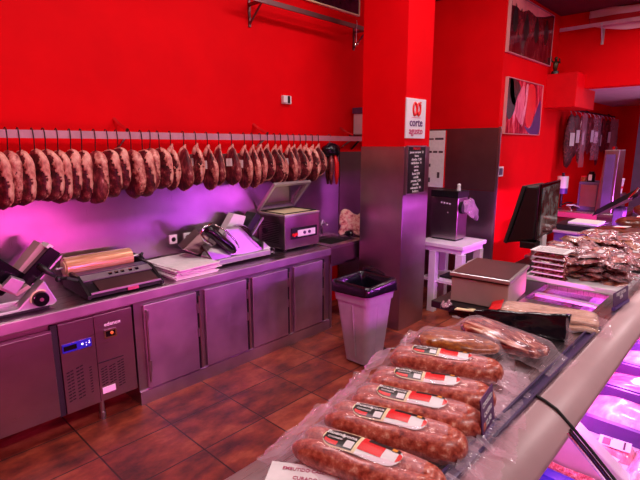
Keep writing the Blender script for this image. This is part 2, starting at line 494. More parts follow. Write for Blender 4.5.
# ---- pictures on the red wall
def picture(label, x0, x1, z0, z1, mat, deco):
    t = thing('wall_picture', label, 'picture', ((x0+x1)/2, 2.35, z0))
    MB().box(x0+.012, x1-.012, 2.318, 2.338, z0+.012, z1-.012).build('print', mat, t)
    f = MB()
    f.box(x0, x0+.012, 2.314, 2.3495, z0, z1).box(x1-.012, x1, 2.314, 2.3495, z0, z1)
    f.box(x0+.012, x1-.012, 2.314, 2.3495, z0, z0+.008).box(x0+.012, x1-.012, 2.314, 2.3495, z1-.008, z1)
    f.build('frame', 'frame_red_bounce', t)
    for nm, m, pts in deco:
        MB().prism([(x, 2.3165, z) for x, z in pts], (0, .001, 0)).build(nm, m, t)
    return t
def blob(pts, n=6):
    # closed smooth curve through the points
    out = []
    m = len(pts)
    for i in range(m):
        p0, p1, p2, p3 = [Vector((q[0], q[1])) for q in (pts[i-1], pts[i], pts[(i+1) % m], pts[(i+2) % m])]
        for j in range(n):
            t_ = j/n
            out.append(tuple(.5*((2*p1)+(p2-p0)*t_+(2*p0-5*p1+4*p2-p3)*t_*t_+(3*p1-p0-3*p2+p3)*t_**3)))
    return out
W = []
for k in range(8):
    cx = 5.78+k*.17; zt = 3.50-.02*(k % 3)
    W.append(('ham_image', 'photo_ham' if k % 2 else 'black_print', blob([(cx-.01, zt), (cx+.05, zt-.08), (cx+.075, zt-.2), (cx+.02, zt-.30), (cx-.05, zt-.28), (cx-.075, zt-.16), (cx-.04, zt-.06)])))
picture('large framed photograph of hanging hams high on the red wall', 5.63, 7.06, 2.962, 3.6, 'photo_dark',
        [('sky_image', 'photo_sky', [(5.66, 3.585), (6.95, 3.585), (6.7, 3.52), (6.4, 3.47), (6.15, 3.50), (5.95, 3.44), (5.8, 3.47), (5.66, 3.46)])] + W)
picture('smaller framed photograph of red meat under the ham picture', 5.70, 6.87, 2.05, 2.70, 'photo_red',
        [('dark_image', 'black_print', blob([(5.73, 2.67), (5.95, 2.68), (6.1, 2.6), (6.0, 2.48), (5.93, 2.3), (5.80, 2.22), (5.73, 2.3), (5.725, 2.5)])),
         ('fat_image', 'photo_fat', blob([(5.76, 2.67), (5.86, 2.67), (5.9, 2.55), (5.97, 2.42), (5.88, 2.40), (5.79, 2.5)])),
         ('pink_slab_image', 'photo_pink', blob([(6.08, 2.58), (6.2, 2.64), (6.26, 2.5), (6.22, 2.3), (6.2, 2.17), (6.05, 2.24), (5.95, 2.36), (5.98, 2.48)])),
         ('white_edge_image', 'photo_fat', blob([(6.27, 2.64), (6.34, 2.65), (6.33, 2.45), (6.28, 2.25), (6.22, 2.15), (6.22, 2.3), (6.28, 2.45)])),
         ('red_slab_image', 'red_print', blob([(6.36, 2.65), (6.55, 2.66), (6.63, 2.5), (6.6, 2.3), (6.48, 2.15), (6.34, 2.2), (6.34, 2.42)])),
         ('dark_corner_image', 'violet_card', blob([(6.3, 2.16), (6.5, 2.14), (6.68, 2.36), (6.8, 2.5), (6.84, 2.3), (6.83, 2.08), (6.5, 2.065)]))])
t = thing('wall_switch', 'small white switch plate on the red wall edge', 'switch', (5.72, 2.35, 1.54))
MB().box(5.64, 5.80, 2.335, 2.35, 1.545, 1.665).build('plate', 'white', t, bevel=.003)
MB().box(5.675, 5.765, 2.328, 2.336, 1.565, 1.645).build('rocker', 'purple_plastic', t, bevel=.002)

# dark poster high up, beside the pillar
t = thing('framed_poster', 'dark framed poster above the upper steel rail', 'poster', (4.2, 3.8, 3.4))
MB().box(3.60, 4.68, 3.775, 3.795, 3.42, 4.05).build('print', 'photo_poster', t)
f = MB().box(3.585, 3.60, 3.765, 3.799, 3.405, 4.06).box(4.68, 4.695, 3.765, 3.799, 3.405, 4.06)
f.box(3.60, 4.68, 3.765, 3.799, 3.405, 3.42).box(3.60, 4.68, 3.765, 3.799, 4.05, 4.06)
f.build('frame', 'cream', t)

# upper rail with its bracket
t = thing('wall_rail', 'steel rail high on the red wall above the hams', 'rail', (3.9, 3.6, 3.2))
MB().box(2.9, 5.3, 3.585, 3.6, 3.195, 3.24).build('bar', 'steel_dark', t)
for x in (3.06, 4.62):
    b = MB().box(x-.012, x+.012, 3.785, 3.8, 3.02, 3.3).box(x-.012, x+.012, 3.6, 3.79, 3.205, 3.23)
    b.tube([(x, 3.785, 3.05), (x, 3.61, 3.205)], .011, 6)
    b.build('bracket', 'steel_dark', t)
for z in (3.30, 3.10):
    pass
t = thing('rail_hook', 'small pale hook and cord hanging from the upper steel rail', 'hook', (4.46, 3.58, 3.2))
MB().tube([(4.40, 3.575, 3.28), (4.41, 3.575, 3.25), (4.40, 3.575, 3.19), (4.40, 3.575, 3.05)], .004, 6).build('cord', 'white', t)
MB().tube(arc((4.40, 3.575, 3.03), .022, PI/2, -PI, 10), .006, 6).build('ring', 'chrome', t)

t = thing('wall_alarm', 'small white alarm sensor on the red wall above the hams', 'sensor', (3.515, 3.8, 2.38))
MB().box(3.455, 3.575, 3.765, 3.80, 2.34, 2.425).build('casing', 'white', t, bevel=.008)
MB().box(3.518, 3.545, 3.755, 3.77, 2.35, 2.42).build('lens', 'black', t, bevel=.003)
MB().box(3.45, 3.5, 3.75, 3.772, 2.35, 2.42).build('cover', 'white_paint', t, bevel=.006)

t = thing('wall_shelf', 'dark bracket shelf on the red wall beside the pillar', 'shelf', (4.7, 3.8, 2.0))
MB().box(4.56, 5.0, 3.6, 3.8, 2.02, 2.045).build('board', 'steel_dark', t)
for x in (4.6, 4.95):
    MB().tube([(x, 3.79, 1.87), (x, 3.62, 2.02)], .012, 6).build('bracket', 'black', t)
t = thing('storage_box', 'white box standing on the dark bracket shelf', 'box', (4.75, 3.7, 2.046))
MB().box(4.62, 4.9, 3.62, 3.78, 2.046, 2.29).build('carton', 'white', t, bevel=.005)
MB().box(4.6, 4.92, 3.61, 3.785, 2.29, 2.36).build('lid', 'purple_plastic', t, bevel=.005)

# ================================================================ ham rail
t = thing('ham_rail', 'long pale steel rail on the wall carrying the cured hams', 'rail', (2.4, 3.6, 1.97))
MB().box(-.4, 5.0, 3.595, 3.607, 1.965, 2.018).build('bar', 'rail', t)
for x in (.05, 1.69, 3.08, 4.4):
    MB().tube([(x, 3.8, 2.12), (x, 3.72, 2.075), (x, 3.59, 2.03)], .015, 8).tube([(x, 3.8, 1.89), (x, 3.612, 1.99)], .013, 8).build('bracket', 'chrome', t)

random.seed(7)
HX = [0.735, 0.823, 0.894, 0.962, 1.045, 1.112, 1.194, 1.278, 1.353, 1.444, 1.531, 1.606, 1.707, 1.796, 1.871, 1.94, 2.046, 2.166, 2.282, 2.393, 2.518, 2.65, 2.799, 2.894, 2.992, 3.081, 3.172, 3.252, 3.349, 3.433, 3.52, 3.609, 3.701, 3.795]
def ham_proto(k):
    t = thing('cured_ham', 'ham', 'ham', (0, 0, 0), 0, 'cured hams hanging on the long rail')
    sd = k*11+3
    blunt = k < 4
    H = (.36, .345, .37, .35, .36, .345, .37, .35)[k]; Wd = (.118, .126, .112, .12, .122, .128, .115, .124)[k]; T = (.046, .043, .048, .044, .041, .039, .043, .040)[k]
    ztop = -.135
    def prof(u):
        if not 0 < u < 1: return 0.0
        if blunt: return (1-abs(2*u-1)**3.6)**.55*(.86+.18*u)
        return (math.sin(PI*u)**.5)*(.62+.55*u-.18*u*u)
    def surf(u, a, lift=0.0):
        p = prof(u)
        z = ztop - H*u
        co = math.copysign(abs(math.cos(a))**.7, math.cos(a)); si = math.copysign(abs(math.sin(a))**.8, math.sin(a))
        v = Vector(((T+lift)*p*co + .012*math.sin(u*3+k), (Wd+lift)*p*si + .02*(u-.5), z))
        n = noise.noise_vector(Vector((v.x*12, v.y*12, v.z*7))+Vector((sd, 0, 0)))*.010 + noise.noise_vector(v*45+Vector((sd, 5, 0)))*.003
        return v+n
    m = MB().grid(lambda i, j: surf(i, j*2*PI), 24, 28, True)
    m.build('meat', 'meat' if k % 2 else 'meat_b', t, local=True, smooth=True, weld=True)
    r = MB().grid(lambda i, j: surf(i, j*2*PI, .004), 36, 48, True)
    kill = []
    for f in r.bm.faces:
        c = f.calc_center_median()
        u = (ztop-c.z)/H; a = math.atan2(c.y/Wd, c.x/T)
        side = math.cos(a+.55)      # pale side: the +x flank and the front edge
        lim = -.45+1.45*u if blunt else .0+.7*u
        n_ = noise.noise(Vector((c.x*18, c.y*18, c.z*9))+Vector((sd, 1, 2)))*1.0 + noise.noise(c*60+Vector((sd, 1, 9)))*.5
        if side+n_ < lim or u < .005 or u > .985: kill.append(f)
    bmesh.ops.delete(r.bm, geom=kill, context='FACES')
    r.build('fat_rind', 'rind' if k % 2 else 'rind_b', t, local=True, smooth=True, solid=.004)
    if not blunt:
        tip = MB().tube([(.0, .02, ztop-.06), (.006, .0, ztop-.01), (.010, -.012, ztop+.022), (.012, -.016, ztop+.035)], [.034, .026, .012, .004], 8)
        tip.noise(.006, 25, sd)
        tip.build('fat_tip', 'rind', t, local=True, smooth=True)
    hk = MB().tube([(0, .012, -.03), (0, .012, -.002), (0, .002, .004), (0, -.010, -.002), (.001, -.013, -.03), (.002, -.012, -.065), (.003, -.006, -.10), (.004, 0, -.16)], .0036, 6)
    hk.build('hook', 'black', t, local=True)
    return t
protos = [ham_proto(k) for k in range(8)]
words = ['first', 'second', 'third', 'fourth', 'fifth', 'sixth', 'seventh', 'eighth', 'ninth', 'tenth', 'eleventh', 'twelfth', 'thirteenth', 'fourteenth',
         'fifteenth', 'sixteenth', 'seventeenth', 'eighteenth', 'nineteenth', 'twentieth', 'twenty-first', 'twenty-second', 'twenty-third', 'twenty-fourth',
         'twenty-fifth', 'twenty-sixth', 'twenty-seventh', 'twenty-eighth', 'twenty-ninth', 'thirtieth', 'thirty-first', 'thirty-second', 'thirty-third', 'thirty-fourth']
used = set()
TAGGED = {16: -.02, 18: .01, 19: .0, 20: .02, 21: -.01}
for i, x in enumerate(HX):
    k = random.randrange(4) + (0 if x < 1.98 else 4)
    h = protos[k] if k not in used else copy_tree(protos[k])
    used.add(k)
    h.location = (x, 3.603, 2.028)
    base = 0.24 - .24*min(1, max(0, (x-1.2)/1.6))
    h.rotation_euler = (random.uniform(-.05, .05), random.uniform(-.05, .05), base + random.uniform(-.16, .16))
    s = random.uniform(.95, 1.05)
    h.scale = (s*(1.05 if x < 1.9 else .98), s*random.uniform(.95, 1.05), s*random.uniform(.96, 1.03)*(1.12 if x < 1.0 else 1.05 if x < 1.6 else 1.0))
    ORG[h.name] = (Vector((0, 0, 0)), 0.0)
    if i in TAGGED:
        tg = MB().grid(lambda u, v: (-.062-.003*math.sin(u*6), -.06+.075*u, -.235-.07*v), 4, 4)
        o = tg.build('paper_tag', 'paper', h, local=True, solid=.001)
        h['label'] = 'cured ham with a white paper tag, %s from the left end of the rail' % words[i]
    else:
        h['label'] = 'dark cured ham with pale fat edge, %s from the left end of the rail' % words[i]
for k in range(8):
    if k not in used:
        for c in list(protos[k].children): bpy.data.objects.remove(c)
        bpy.data.objects.remove(protos[k])
t = thing('sausage_bundle', 'dark bundle of red sausages tied in a black bag at the rail end', 'sausages', (3.98, 3.6, 2.02))
b = MB().ell((3.99, 3.58, 1.86), (.11, .09, .085), 18, 12).noise(.025, 16, 4)
b.build('bag', 'black_film', t, smooth=True)
for j, (dx, dy) in enumerate(((-.05, -.06), (.02, -.075), (.075, -.03), (-.02, .02))):
    MB().tube([(3.98+dx*.6, 3.58+dy*.6, 1.84), (3.98+dx, 3.58+dy, 1.72), (3.98+dx*1.05, 3.58+dy, 1.58), (3.98+dx, 3.58+dy, 1.49)], [.014, .026, .026, .01], 10).noise(.004, 30, j).build('sausage', 'red_print' if j in (1, 2) else 'meat', t, smooth=True)
MB().tube(arc((3.98, 3.6, 2.015), .021, PI*1.05, -.1, 8, (0, 1, 0)) + [Vector((3.985, 3.59, 1.93))], .0035, 6).build('hook', 'steel_dark', t)

# ================================================================ back counter
t = thing('worktop', 'long stainless worktop along the back wall', 'worktop', (1.6, 3.5, .8))
MB().box(-1.0, 3.56, 3.2, 3.784, .80, .884).build('slab', 'steel_top', t, bevel=.004)
MB().box(-1.0, 3.56, 3.182, 3.1995, .805, .884).build('front_edge', 'steel_door', t, bevel=.008)

t = thing('undercounter_fridge', 'stainless undercounter fridge with vent grille under the worktop', 'fridge', (.6, 3.5, 0))
MB().box(-.95, 1.44, 3.225, 3.75, .15, .798).build('body', 'steel_dark', t)
d = MB().box(.05, .905, 3.19, 3.222, .165, .755).build('door', 'steel_h', t, bevel=.006)
MB().box(.06, .9, 3.185, 3.2, .757, .768).build('handle', 'steel', d)
d = MB().box(-.9, .035, 3.19, 3.222, .165, .755).build('door', 'steel_h', t, bevel=.006)
MB().box(-.89, .03, 3.185, 3.2, .757, .768).build('handle', 'steel', d)
MB().box(.9, .94, 3.2, 3.224, .155, .79).build('door_gasket', 'rubber', t)
g = MB().box(.943, 1.163, 3.188, 3.222, .16, .79).build('vent_panel', 'steel_h', t, bevel=.004)
def slots(x0, x1, z0, z1, nx, nz, parent, slope=.25):
    m = MB()
    for i in range(nx):
        for j in range(nz):
            cx = x0+(x1-x0)*(i+.5)/nx; cz = z0+(z1-z0)*(j+.5)/nz + (.006 if i % 2 else 0)
            w = (x1-x0)/nx*.42; h = (z1-z0)/nz*.34
            m.prism([(cx-w, 3.1865, cz-h*.2-h*.5), (cx+w, 3.1865, cz-h*.8+h*.5), (cx+w, 3.1865, cz+h*.9), (cx-w, 3.1865, cz+h*.3)], (0, .001, 0))
    return m.build('vent_slots', 'dark_hole', parent)
slots(.962, 1.008, .235, .46, 2, 10, g)
slots(1.022, 1.07, .235, .475, 2, 10, g)
slots(1.105, 1.124, .25, .45, 1, 10, g)
p = MB().box(.952, 1.135, 3.176, 3.189, .592, .650).build('control_display', 'blue', g, bevel=.002)
dots = MB()
for x, z, r in ((1.075, .625, .007), (1.10, .627, .003), (1.12, .622, .005), (1.10, .61, .003), (1.12, .636, .003)):
    dots.ell((x, 3.175, z), (r, .002, r), 10, 6)
dots.build('indicator_lights', emit('indicator_glow', (225, 225, 255), 2.0), p)
MB().box(.958, 1.04, 3.1745, 3.1765, .606, .638).build('digit_window', 'black_gloss', p)
g2 = MB().box(1.166, 1.43, 3.188, 3.222, .16, .79).build('vent_panel', 'steel_h', t, bevel=.004)
slots(1.18, 1.226, .27, .41, 2, 7, g2)
slots(1.236, 1.284, .27, .41, 2, 7, g2)
slots(1.295, 1.345, .225, .425, 2, 10, g2)
MB().box(1.17, 1.345, 3.1855, 3.189, .445, .452).build('seam', 'dark_hole', g2)
b = MB().box(1.23, 1.30, 3.178, 3.19, .622, .662).build('rocker_switch', 'black_gloss', g2)
fr = MB().box(1.222, 1.232, 3.174, 3.19, .615, .668).box(1.298, 1.308, 3.174, 3.19, .615, .668).box(1.225, 1.305, 3.178, 3.19, .612, .622).box(1.225, 1.305, 3.178, 3.19, .662, .672)
fr.build('switch_frame', 'chrome', g2)
MB().ell((1.275, 3.177, .645), (.012, .003, .012), 10, 6).build('switch_light', 'orange_print', g2)
letters('lettering', 'edenox', .038, 'white_ink', g2, (1.287, 3.187, .71), (1, 0, 0), (0, 0, 1), depth=.001)
MB().box(1.18, 1.27, 3.183, 3.189, .215, .26).build('serial_plate', 'paper', g2)
for x, y in ((1.19, 3.26), (.1, 3.26), (1.19, 3.7), (.1, 3.7)):
    MB().cyl((x, y, 0), (x, y, .05), .024, .024, 14).cyl((x, y, .05), (x, y, .152), .019, .019, 14).build('leg', 'steel', t)

t = thing('steel_cabinet', 'stainless cabinet with four doors between the fridge and the sink', 'cabinet', (2.5, 3.5, 0))
MB().box(1.455, 3.555, 3.215, 3.76, .0, .798).build('carcass', 'steel', t)
MB().box(1.455, 3.555, 3.2, 3.217, .0, .105).build('kick_plate', 'steel_door', t)
for i, (x0, x1) in enumerate(((1.52, 1.965), (2.04, 2.465), (2.53, 2.955), (3.04, 3.44))):
    d = MB().box(x0, x1, 3.192, 3.214, .115, .775).build('door', 'steel_door', t, bevel=.006)
    if i == 0:
        MB().cyl((1.535, 3.182, .17), (1.535, 3.182, .74), .007).box(1.525, 1.55, 3.178, 3.194, .25, .34).box(1.525, 1.55, 3.178, 3.194, .66, .73).build('hinge', 'steel', d)
    MB().box(x1+.004, x1+.036, 3.205, 3.218, .115, .775).build('door_gap', 'rubber', d)
    hg = MB().cyl((x1+.022, 3.188, .13), (x1+.022, 3.188, .74), .011)
    hg.box(x1-.005, x1+.03, 3.184, 3.205, .60, .68).box(x1-.005, x1+.03, 3.184, 3.205, .40, .47)
    hg.build('handle_rod', 'steel', d)

t = thing('sink_table', 'open stainless sink table at the end of the worktop', 'sink', (3.86, 3.5, 0))
tp = MB().box(3.575, 3.66, 3.2, 3.784, .86, .89).box(4.08, 4.16, 3.2, 3.784, .86, .89).box(3.66, 4.08, 3.2, 3.29, .86, .89).box(3.66, 4.08, 3.66, 3.784, .86, .89)
tp.build('top', 'steel_top', t)
bs = MB().box(3.655, 3.67, 3.285, 3.665, .66, .862).box(4.07, 4.085, 3.285, 3.665, .66, .862).box(3.67, 4.07, 3.285, 3.30, .66, .862).box(3.67, 4.07, 3.65, 3.665, .66, .862).box(3.655, 4.085, 3.285, 3.665, .645, .66)
bs.build('basin', 'steel', t)
MB().box(3.575, 4.16, 3.2, 3.215, .70, .86).build('apron', 'steel_h', t)
MB().box(4.148, 4.16, 3.215, 3.784, .70, .86).build('apron', 'steel_h', t)
for x, y in ((3.595, 3.23), (4.14, 3.23), (3.595, 3.74), (4.14, 3.74)):
    MB().cyl((x, y, 0), (x, y, .86), .019, .019, 14).build('leg', 'steel', t)
MB().cyl((3.6, 3.74, .25), (4.13, 3.74, .25), .014).build('stretcher', 'steel', t)
t = thing('tap', 'slim chrome tap at the back of the sink', 'tap', (3.99, 3.72, .89))
MB().cyl((3.99, 3.72, .89), (3.99, 3.72, .905), .022).cyl((3.99, 3.72, .905), (3.99, 3.72, 1.0), .011).build('column', 'chrome', t)
MB().tube([(3.99, 3.72, .995), (3.985, 3.69, 1.04), (3.97, 3.64, 1.045), (3.96, 3.6, 1.02)], .008, 10).build('spout', 'chrome', t, smooth=True)
MB().tube([(3.99, 3.72, 1.0), (4.0, 3.73, 1.035), (4.015, 3.72, 1.065)], .007, 8).build('lever', 'white', t)
# printed bag at the end of the counter
t = thing('printed_bag', 'crumpled pink and cream printed bag standing behind the sink', 'bag', (4.18, 3.4, .89))
def bagf(u, v):
    x = 4.135+.13*u; y = 3.55-.24*u
    z = .895+.27*v + .03*math.sin(u*7)*v
    if v < .3: z += .09*math.exp(-((u-.42)/.2)**2)*(1-v/.3)
    n = noise.noise(Vector((u*4, v*4, 2)))
    return (x+.03*n-.02*math.sin(v*3), y-.03*n, z)
MB().grid(bagf, 16, 16).build('wrapper', 'pink_bag', t, solid=.035, smooth=True)
MB().ell((4.125, 3.42, .925), (.03, .06, .035), 14, 10).build('dark_bundle', 'black_film', t)

# sockets
for x, lab, dk in ((2.121, 'white wall socket behind the paper stack', 'dark'), (2.262, 'white wall socket next to the slicer with a plug', 'plug')):
    t = thing('wall_socket', lab, 'socket', (x, 3.785, 1.06), 0)
    MB().box(x-.037, x+.037, 3.772, 3.785, 1.06, 1.14).build('plate', 'white', t, bevel=.004)
    if dk == 'dark':
        MB().cyl((x, 3.773, 1.1), (x, 3.769, 1.1), .02).build('outlet', 'black', t)
    else:
        MB().cyl((x, 3.773, 1.1), (x, 3.74, 1.1), .022).tube([(x, 3.745, 1.1), (x+.03, 3.74, 1.05), (x+.07, 3.75, .97)], .006).build('plug', 'grey_wall', t)

# ---- film wrapping machine
t = thing('wrapping_machine', 'steel film wrapping machine with an amber roll on the worktop', 'wrapper', (1.43, 3.5, .886))
for x in (1.165, 1.70):
    MB().prism([(x, 3.24, .89), (x, 3.24, .915), (x, 3.42, 1.02), (x, 3.56, 1.03), (x, 3.70, 1.06), (x, 3.72, .89)], (.022, 0, 0)).build('side_cheek', 'black', t, bevel=.003)
MB().prism([(1.188, 3.45, .895), (1.188, 3.45, 1.016), (1.188, 3.53, 1.02), (1.188, 3.535, .895)], (.51, 0, 0)).build('film_bar', 'groove', t)
MB().hexa([(1.188, 3.25, .896), (1.70, 3.25, .896), (1.70, 3.44, .896), (1.188, 3.44, .896), (1.188, 3.25, .925), (1.70, 3.25, .925), (1.70, 3.44, 1.005), (1.188, 3.44, 1.005)]).build('front_panel', 'black', t)
MB().hexa([(1.19, 3.375, .982), (1.70, 3.375, .982), (1.70, 3.44, 1.005), (1.19, 3.44, 1.005), (1.19, 3.372, .990), (1.70, 3.372, .990), (1.70, 3.44, 1.014), (1.19, 3.44, 1.014)]).build('button_strip', 'alu', t)
MB().hexa([(1.25, 3.245, .928), (1.68, 3.245, .928), (1.68, 3.36, .974), (1.25, 3.36, .974), (1.25, 3.243, .936), (1.68, 3.243, .936), (1.68, 3.36, .982), (1.25, 3.36, .982)]).build('hot_plate', 'steel_dark', t, bevel=.002)
MB().box(1.188, 1.70, 3.24, 3.25, .922, .934).build('front_lip', 'alu', t)
MB().box(1.44, 1.52, 3.236, 3.242, .90, .922).build('front_badge', 'pink_ink', t)
sw = MB()
for x in (1.38, 1.425, 1.47, 1.53, 1.58):
    sw.box(x, x+.022, 3.392, 3.412, .99, 1.012)
sw.build('buttons', 'black_gloss', t)
MB().cyl((1.155, 3.62, 1.05), (1.645, 3.62, 1.05), .074, .074, 32).build('film_roll', 'gold_film', t, smooth=False, bevel=.003)
MB().cyl((1.148, 3.62, 1.05), (1.157, 3.62, 1.05), .05, .045, 24).build('roll_core', 'cream', t)
MB().cyl((1.10, 3.62, 1.05), (1.72, 3.62, 1.05), .012).build('spindle', 'steel', t)
MB().tube([(1.72, 3.62, 1.0), (1.76, 3.64, 1.06)], .012, 8).tube([(1.72, 3.6, 1.06), (1.76, 3.62, 1.01)], .009, 8).build('clamp', 'black', t)
MB().tube([(1.165, 3.4, 1.0), (1.10, 3.40, 1.03), (1.06, 3.45, 1.02)], .012, 8).ell((1.06, 3.45, 1.02), (.022, .022, .022), 12, 8).build('arm', 'black', t)

# ---- stack of wrapping paper sheets: each bundle a block of many leaves
t = thing('paper_stack', 'loose stack of white wrapping paper sheets on the worktop', 'paper', (2.03, 3.48, .886))
random.seed(3)
for k in range(9):
    z = .887+k*.0095
    dx = random.uniform(-.03, .03); dy = random.uniform(-.02, .02); a = random.uniform(-.06, .06)+.02
    def sh(u, v, z=z, dx=dx, dy=dy, a=a, k=k):
        x = (u-.5)*.39; y = (v-.5)*.5
        w = .004*noise.noise(Vector((u*3, v*3, k*2.0)))*k/5
        return (2.03+dx+x*math.cos(a)-y*math.sin(a), 3.49+dy+x*math.sin(a)+y*math.cos(a), z+.004+w)
    MB().grid(sh, 8, 8).build('sheet_bundle', 'paper', t, solid=.0075)

# ---- slicer in the middle of the worktop
t = thing('meat_slicer', 'silver meat slicer with dark handle between paper stack and vacuum sealer', 'slicer', (2.6, 3.5, .886))
MB().prism([(2.28, 3.33, .905), (2.92, 3.33, .905), (2.95, 3.45, .905), (2.9, 3.72, .905), (2.4, 3.74, .905), (2.28, 3.6, .905)], (0, 0, .055)).build('base', 'alu', t, bevel=.012)
for x, y in ((2.34, 3.4), (2.88, 3.4), (2.45, 3.68), (2.85, 3.68)):
    MB().cyl((x, y, .886), (x, y, .907), .022).build('foot', 'rubber', t)
MB().hexa([(2.38, 3.36, .97), (2.80, 3.36, .93), (2.86, 3.45, .93), (2.44, 3.47, .97), (2.42, 3.40, 1.20), (2.56, 3.40, 1.19), (2.62, 3.46, 1.19), (2.48, 3.48, 1.21)]).build('gauge_plate', 'alu', t, bevel=.01)
MB().hexa([(2.55, 3.37, .935), (2.84, 3.37, .93), (2.86, 3.42, .93), (2.58, 3.42, .935), (2.56, 3.41, 1.185), (2.62, 3.41, 1.16), (2.64, 3.45, 1.16), (2.58, 3.45, 1.185)]).build('thickness_plate', 'steel', t, bevel=.006)
MB().prism([(2.19, 3.36, 1.045), (2.23, 3.34, .955), (2.42, 3.34, .965), (2.44, 3.38, 1.05), (2.36, 3.42, 1.10)], (.03, .13, .03)).build('carriage_table', 'steel', t, bevel=.006)
MB().prism([(2.05, 3.5, 1.06), (2.16, 3.46, 1.0), (2.3, 3.48, 1.03), (2.32, 3.52, 1.12), (2.26, 3.56, 1.17)], (.02, .12, .02)).build('carriage_back', 'steel_dark', t, bevel=.006)
rd = Vector((2.46, 3.34, 1.0)) - Vector((2.21, 3.40, 1.245))
MB().tube([Vector((2.21, 3.40, 1.245)), Vector((2.21, 3.40, 1.245))+rd*.15, Vector((2.21, 3.40, 1.245))+rd*.85, Vector((2.46, 3.34, 1.0))], [.032, .046, .043, .026], 18).build('handle', 'black_gloss', t, smooth=True)
MB().tube([(2.25, 3.36, 1.27), (2.17, 3.36, 1.25), (2.14, 3.36, 1.2), (2.17, 3.36, 1.14), (2.24, 3.35, 1.09)], .012, 10).build('handle_bracket', 'chrome', t, smooth=True)
MB().tube([(2.29, 3.37, 1.255), (2.38, 3.36, 1.2), (2.47, 3.34, 1.1), (2.5, 3.33, 1.03)], .008, 8).build('guard_rod', 'chrome', t, smooth=True)
MB().cyl((2.62, 3.50, 1.05), (2.625, 3.53, 1.055), .15, .15, 40).build('blade', 'chrome', t)
MB().cyl((2.625, 3.531, 1.055), (2.63, 3.56, 1.06), .155, .14, 40).build('blade_guard', 'alu', t)
MB().prism([(2.52, 3.6, 1.10), (2.66, 3.6, 1.29), (2.80, 3.6, 1.25), (2.72, 3.6, 1.08)], (.02, .12, 0)).build('sharpener_cover', 'white_paint', t, bevel=.006)
MB().prism([(2.60, 3.594, 1.13), (2.655, 3.594, 1.185), (2.675, 3.594, 1.17), (2.62, 3.594, 1.115)], (0, .008, 0)).build('cover_slot', 'black', t)
MB().prism([(2.735, 3.57, 1.09), (2.90, 3.57, 1.28), (2.97, 3.57, 1.24), (2.80, 3.57, 1.05)], (.0, .15, 0)).build('motor_cover', 'black', t, bevel=.008)
MB().prism([(2.81, 3.56, 1.04), (2.975, 3.56, 1.225), (2.985, 3.56, 1.215), (2.82, 3.56, 1.03)], (.0, .02, 0)).build('trim_strip', 'alu', t)
MB().tube([(2.80, 3.55, 1.05), (2.85, 3.5, 1.0), (2.86, 3.45, .97)], .035, 12).build('motor_housing', 'black', t)
MB().cyl((2.885, 3.36, .935), (2.885, 3.33, .935), .034, .03, 20).build('thickness_knob', 'black_gloss', t, bevel=.003)
MB().ell((2.885, 3.326, .935), (.012, .004, .012), 10, 6).build('knob_cap', 'chrome', t)
MB().hexa([(2.80, 3.36, .955), (2.9, 3.34, .955), (2.93, 3.42, .955), (2.84, 3.44, .955), (2.82, 3.37, 1.03), (2.86, 3.36, .99), (2.89, 3.42, .99), (2.85, 3.43, 1.03)]).build('front_cheek', 'alu', t, bevel=.006)

# ---- slicer at the left end of the worktop
t = thing('meat_slicer', 'silver meat slicer with black dial at the left end of the worktop', 'slicer', (.75, 3.45, .886))
MB().prism([(.40, 3.27, .925), (.76, 3.27, .925), (.92, 3.27, 1.075), (.985, 3.27, .925), (.96, 3.27, .905), (.40, 3.27, .905)], (0, .1, 0)).build('base', 'alu', t, bevel=.008)
MB().box(.40, .96, 3.37, 3.70, .905, .955).build('base_plate', 'alu', t, bevel=.01)
MB().box(.42, .94, 3.29, 3.66, .886, .906).build('foot_strip', 'rubber', t)
MB().cyl((.885, 3.27, .965), (.885, 3.235, .965), .052, .046, 28).build('thickness_dial', 'black_gloss', t, bevel=.004)
MB().cyl((.885, 3.236, .965), (.885, 3.23, .965), .012).build('dial_cap', 'steel_dark', t)
MB().tube(arc((.885, 3.262, .965), .055, .9, 3.4, 14), .006, 6).build('dial_scale', 'cream', t)
dd = Vector((.235, 0, .245)).normalized()
MB().prism([(.775, 3.38, 1.045), (.83, 3.38, .99), (1.07, 3.38, 1.21), (1.01, 3.38, 1.265)], (0, .1, 0)).build('carriage_arm', 'black_gloss', t, bevel=.006)
MB().prism([(.80, 3.44, 1.10), (.835, 3.44, 1.07), (1.0, 3.44, 1.255), (.975, 3.44, 1.29)], (0, .14, 0)).build('carriage_plate', 'box_paint', t, bevel=.004)
MB().prism([(.985, 3.385, 1.265), (1.01, 3.385, 1.285), (1.035, 3.385, 1.262), (1.01, 3.385, 1.242)], (0, .12, 0)).build('end_cap', 'white', t, bevel=.003)
MB().prism([(.90, 3.375, 1.04), (.905, 3.375, 1.03), (1.075, 3.375, 1.19), (1.07, 3.375, 1.20)], (0, .1, 0)).build('edge_strip', 'alu', t)
MB().prism([(.50, 3.42, 1.02), (.72, 3.42, .985), (.86, 3.42, 1.10), (.72, 3.42, 1.24), (.58, 3.42, 1.33), (.5, 3.42, 1.33)], (0, .05, 0)).build('blade_guard', 'black_gloss', t, bevel=.008)
MB().prism([(.695, 3.30, 1.07), (.755, 3.30, 1.125), (.825, 3.30, 1.08), (.765, 3.30, 1.01)], (.01, .07, .0)).build('meat_pusher', 'alu', t, bevel=.004)
MB().prism([(.62, 3.33, 1.10), (.78, 3.33, .99), (.86, 3.33, 1.03), (.845, 3.33, 1.05), (.78, 3.33, 1.02), (.64, 3.33, 1.13)], (0, .08, 0)).build('slide_rail', 'box_paint', t, bevel=.003)
MB().tube([(.93, 3.37, 1.155), (.97, 3.35, 1.11), (1.01, 3.33, 1.075)], [.018, .02, .014], 10).build('handle', 'black', t, smooth=True)
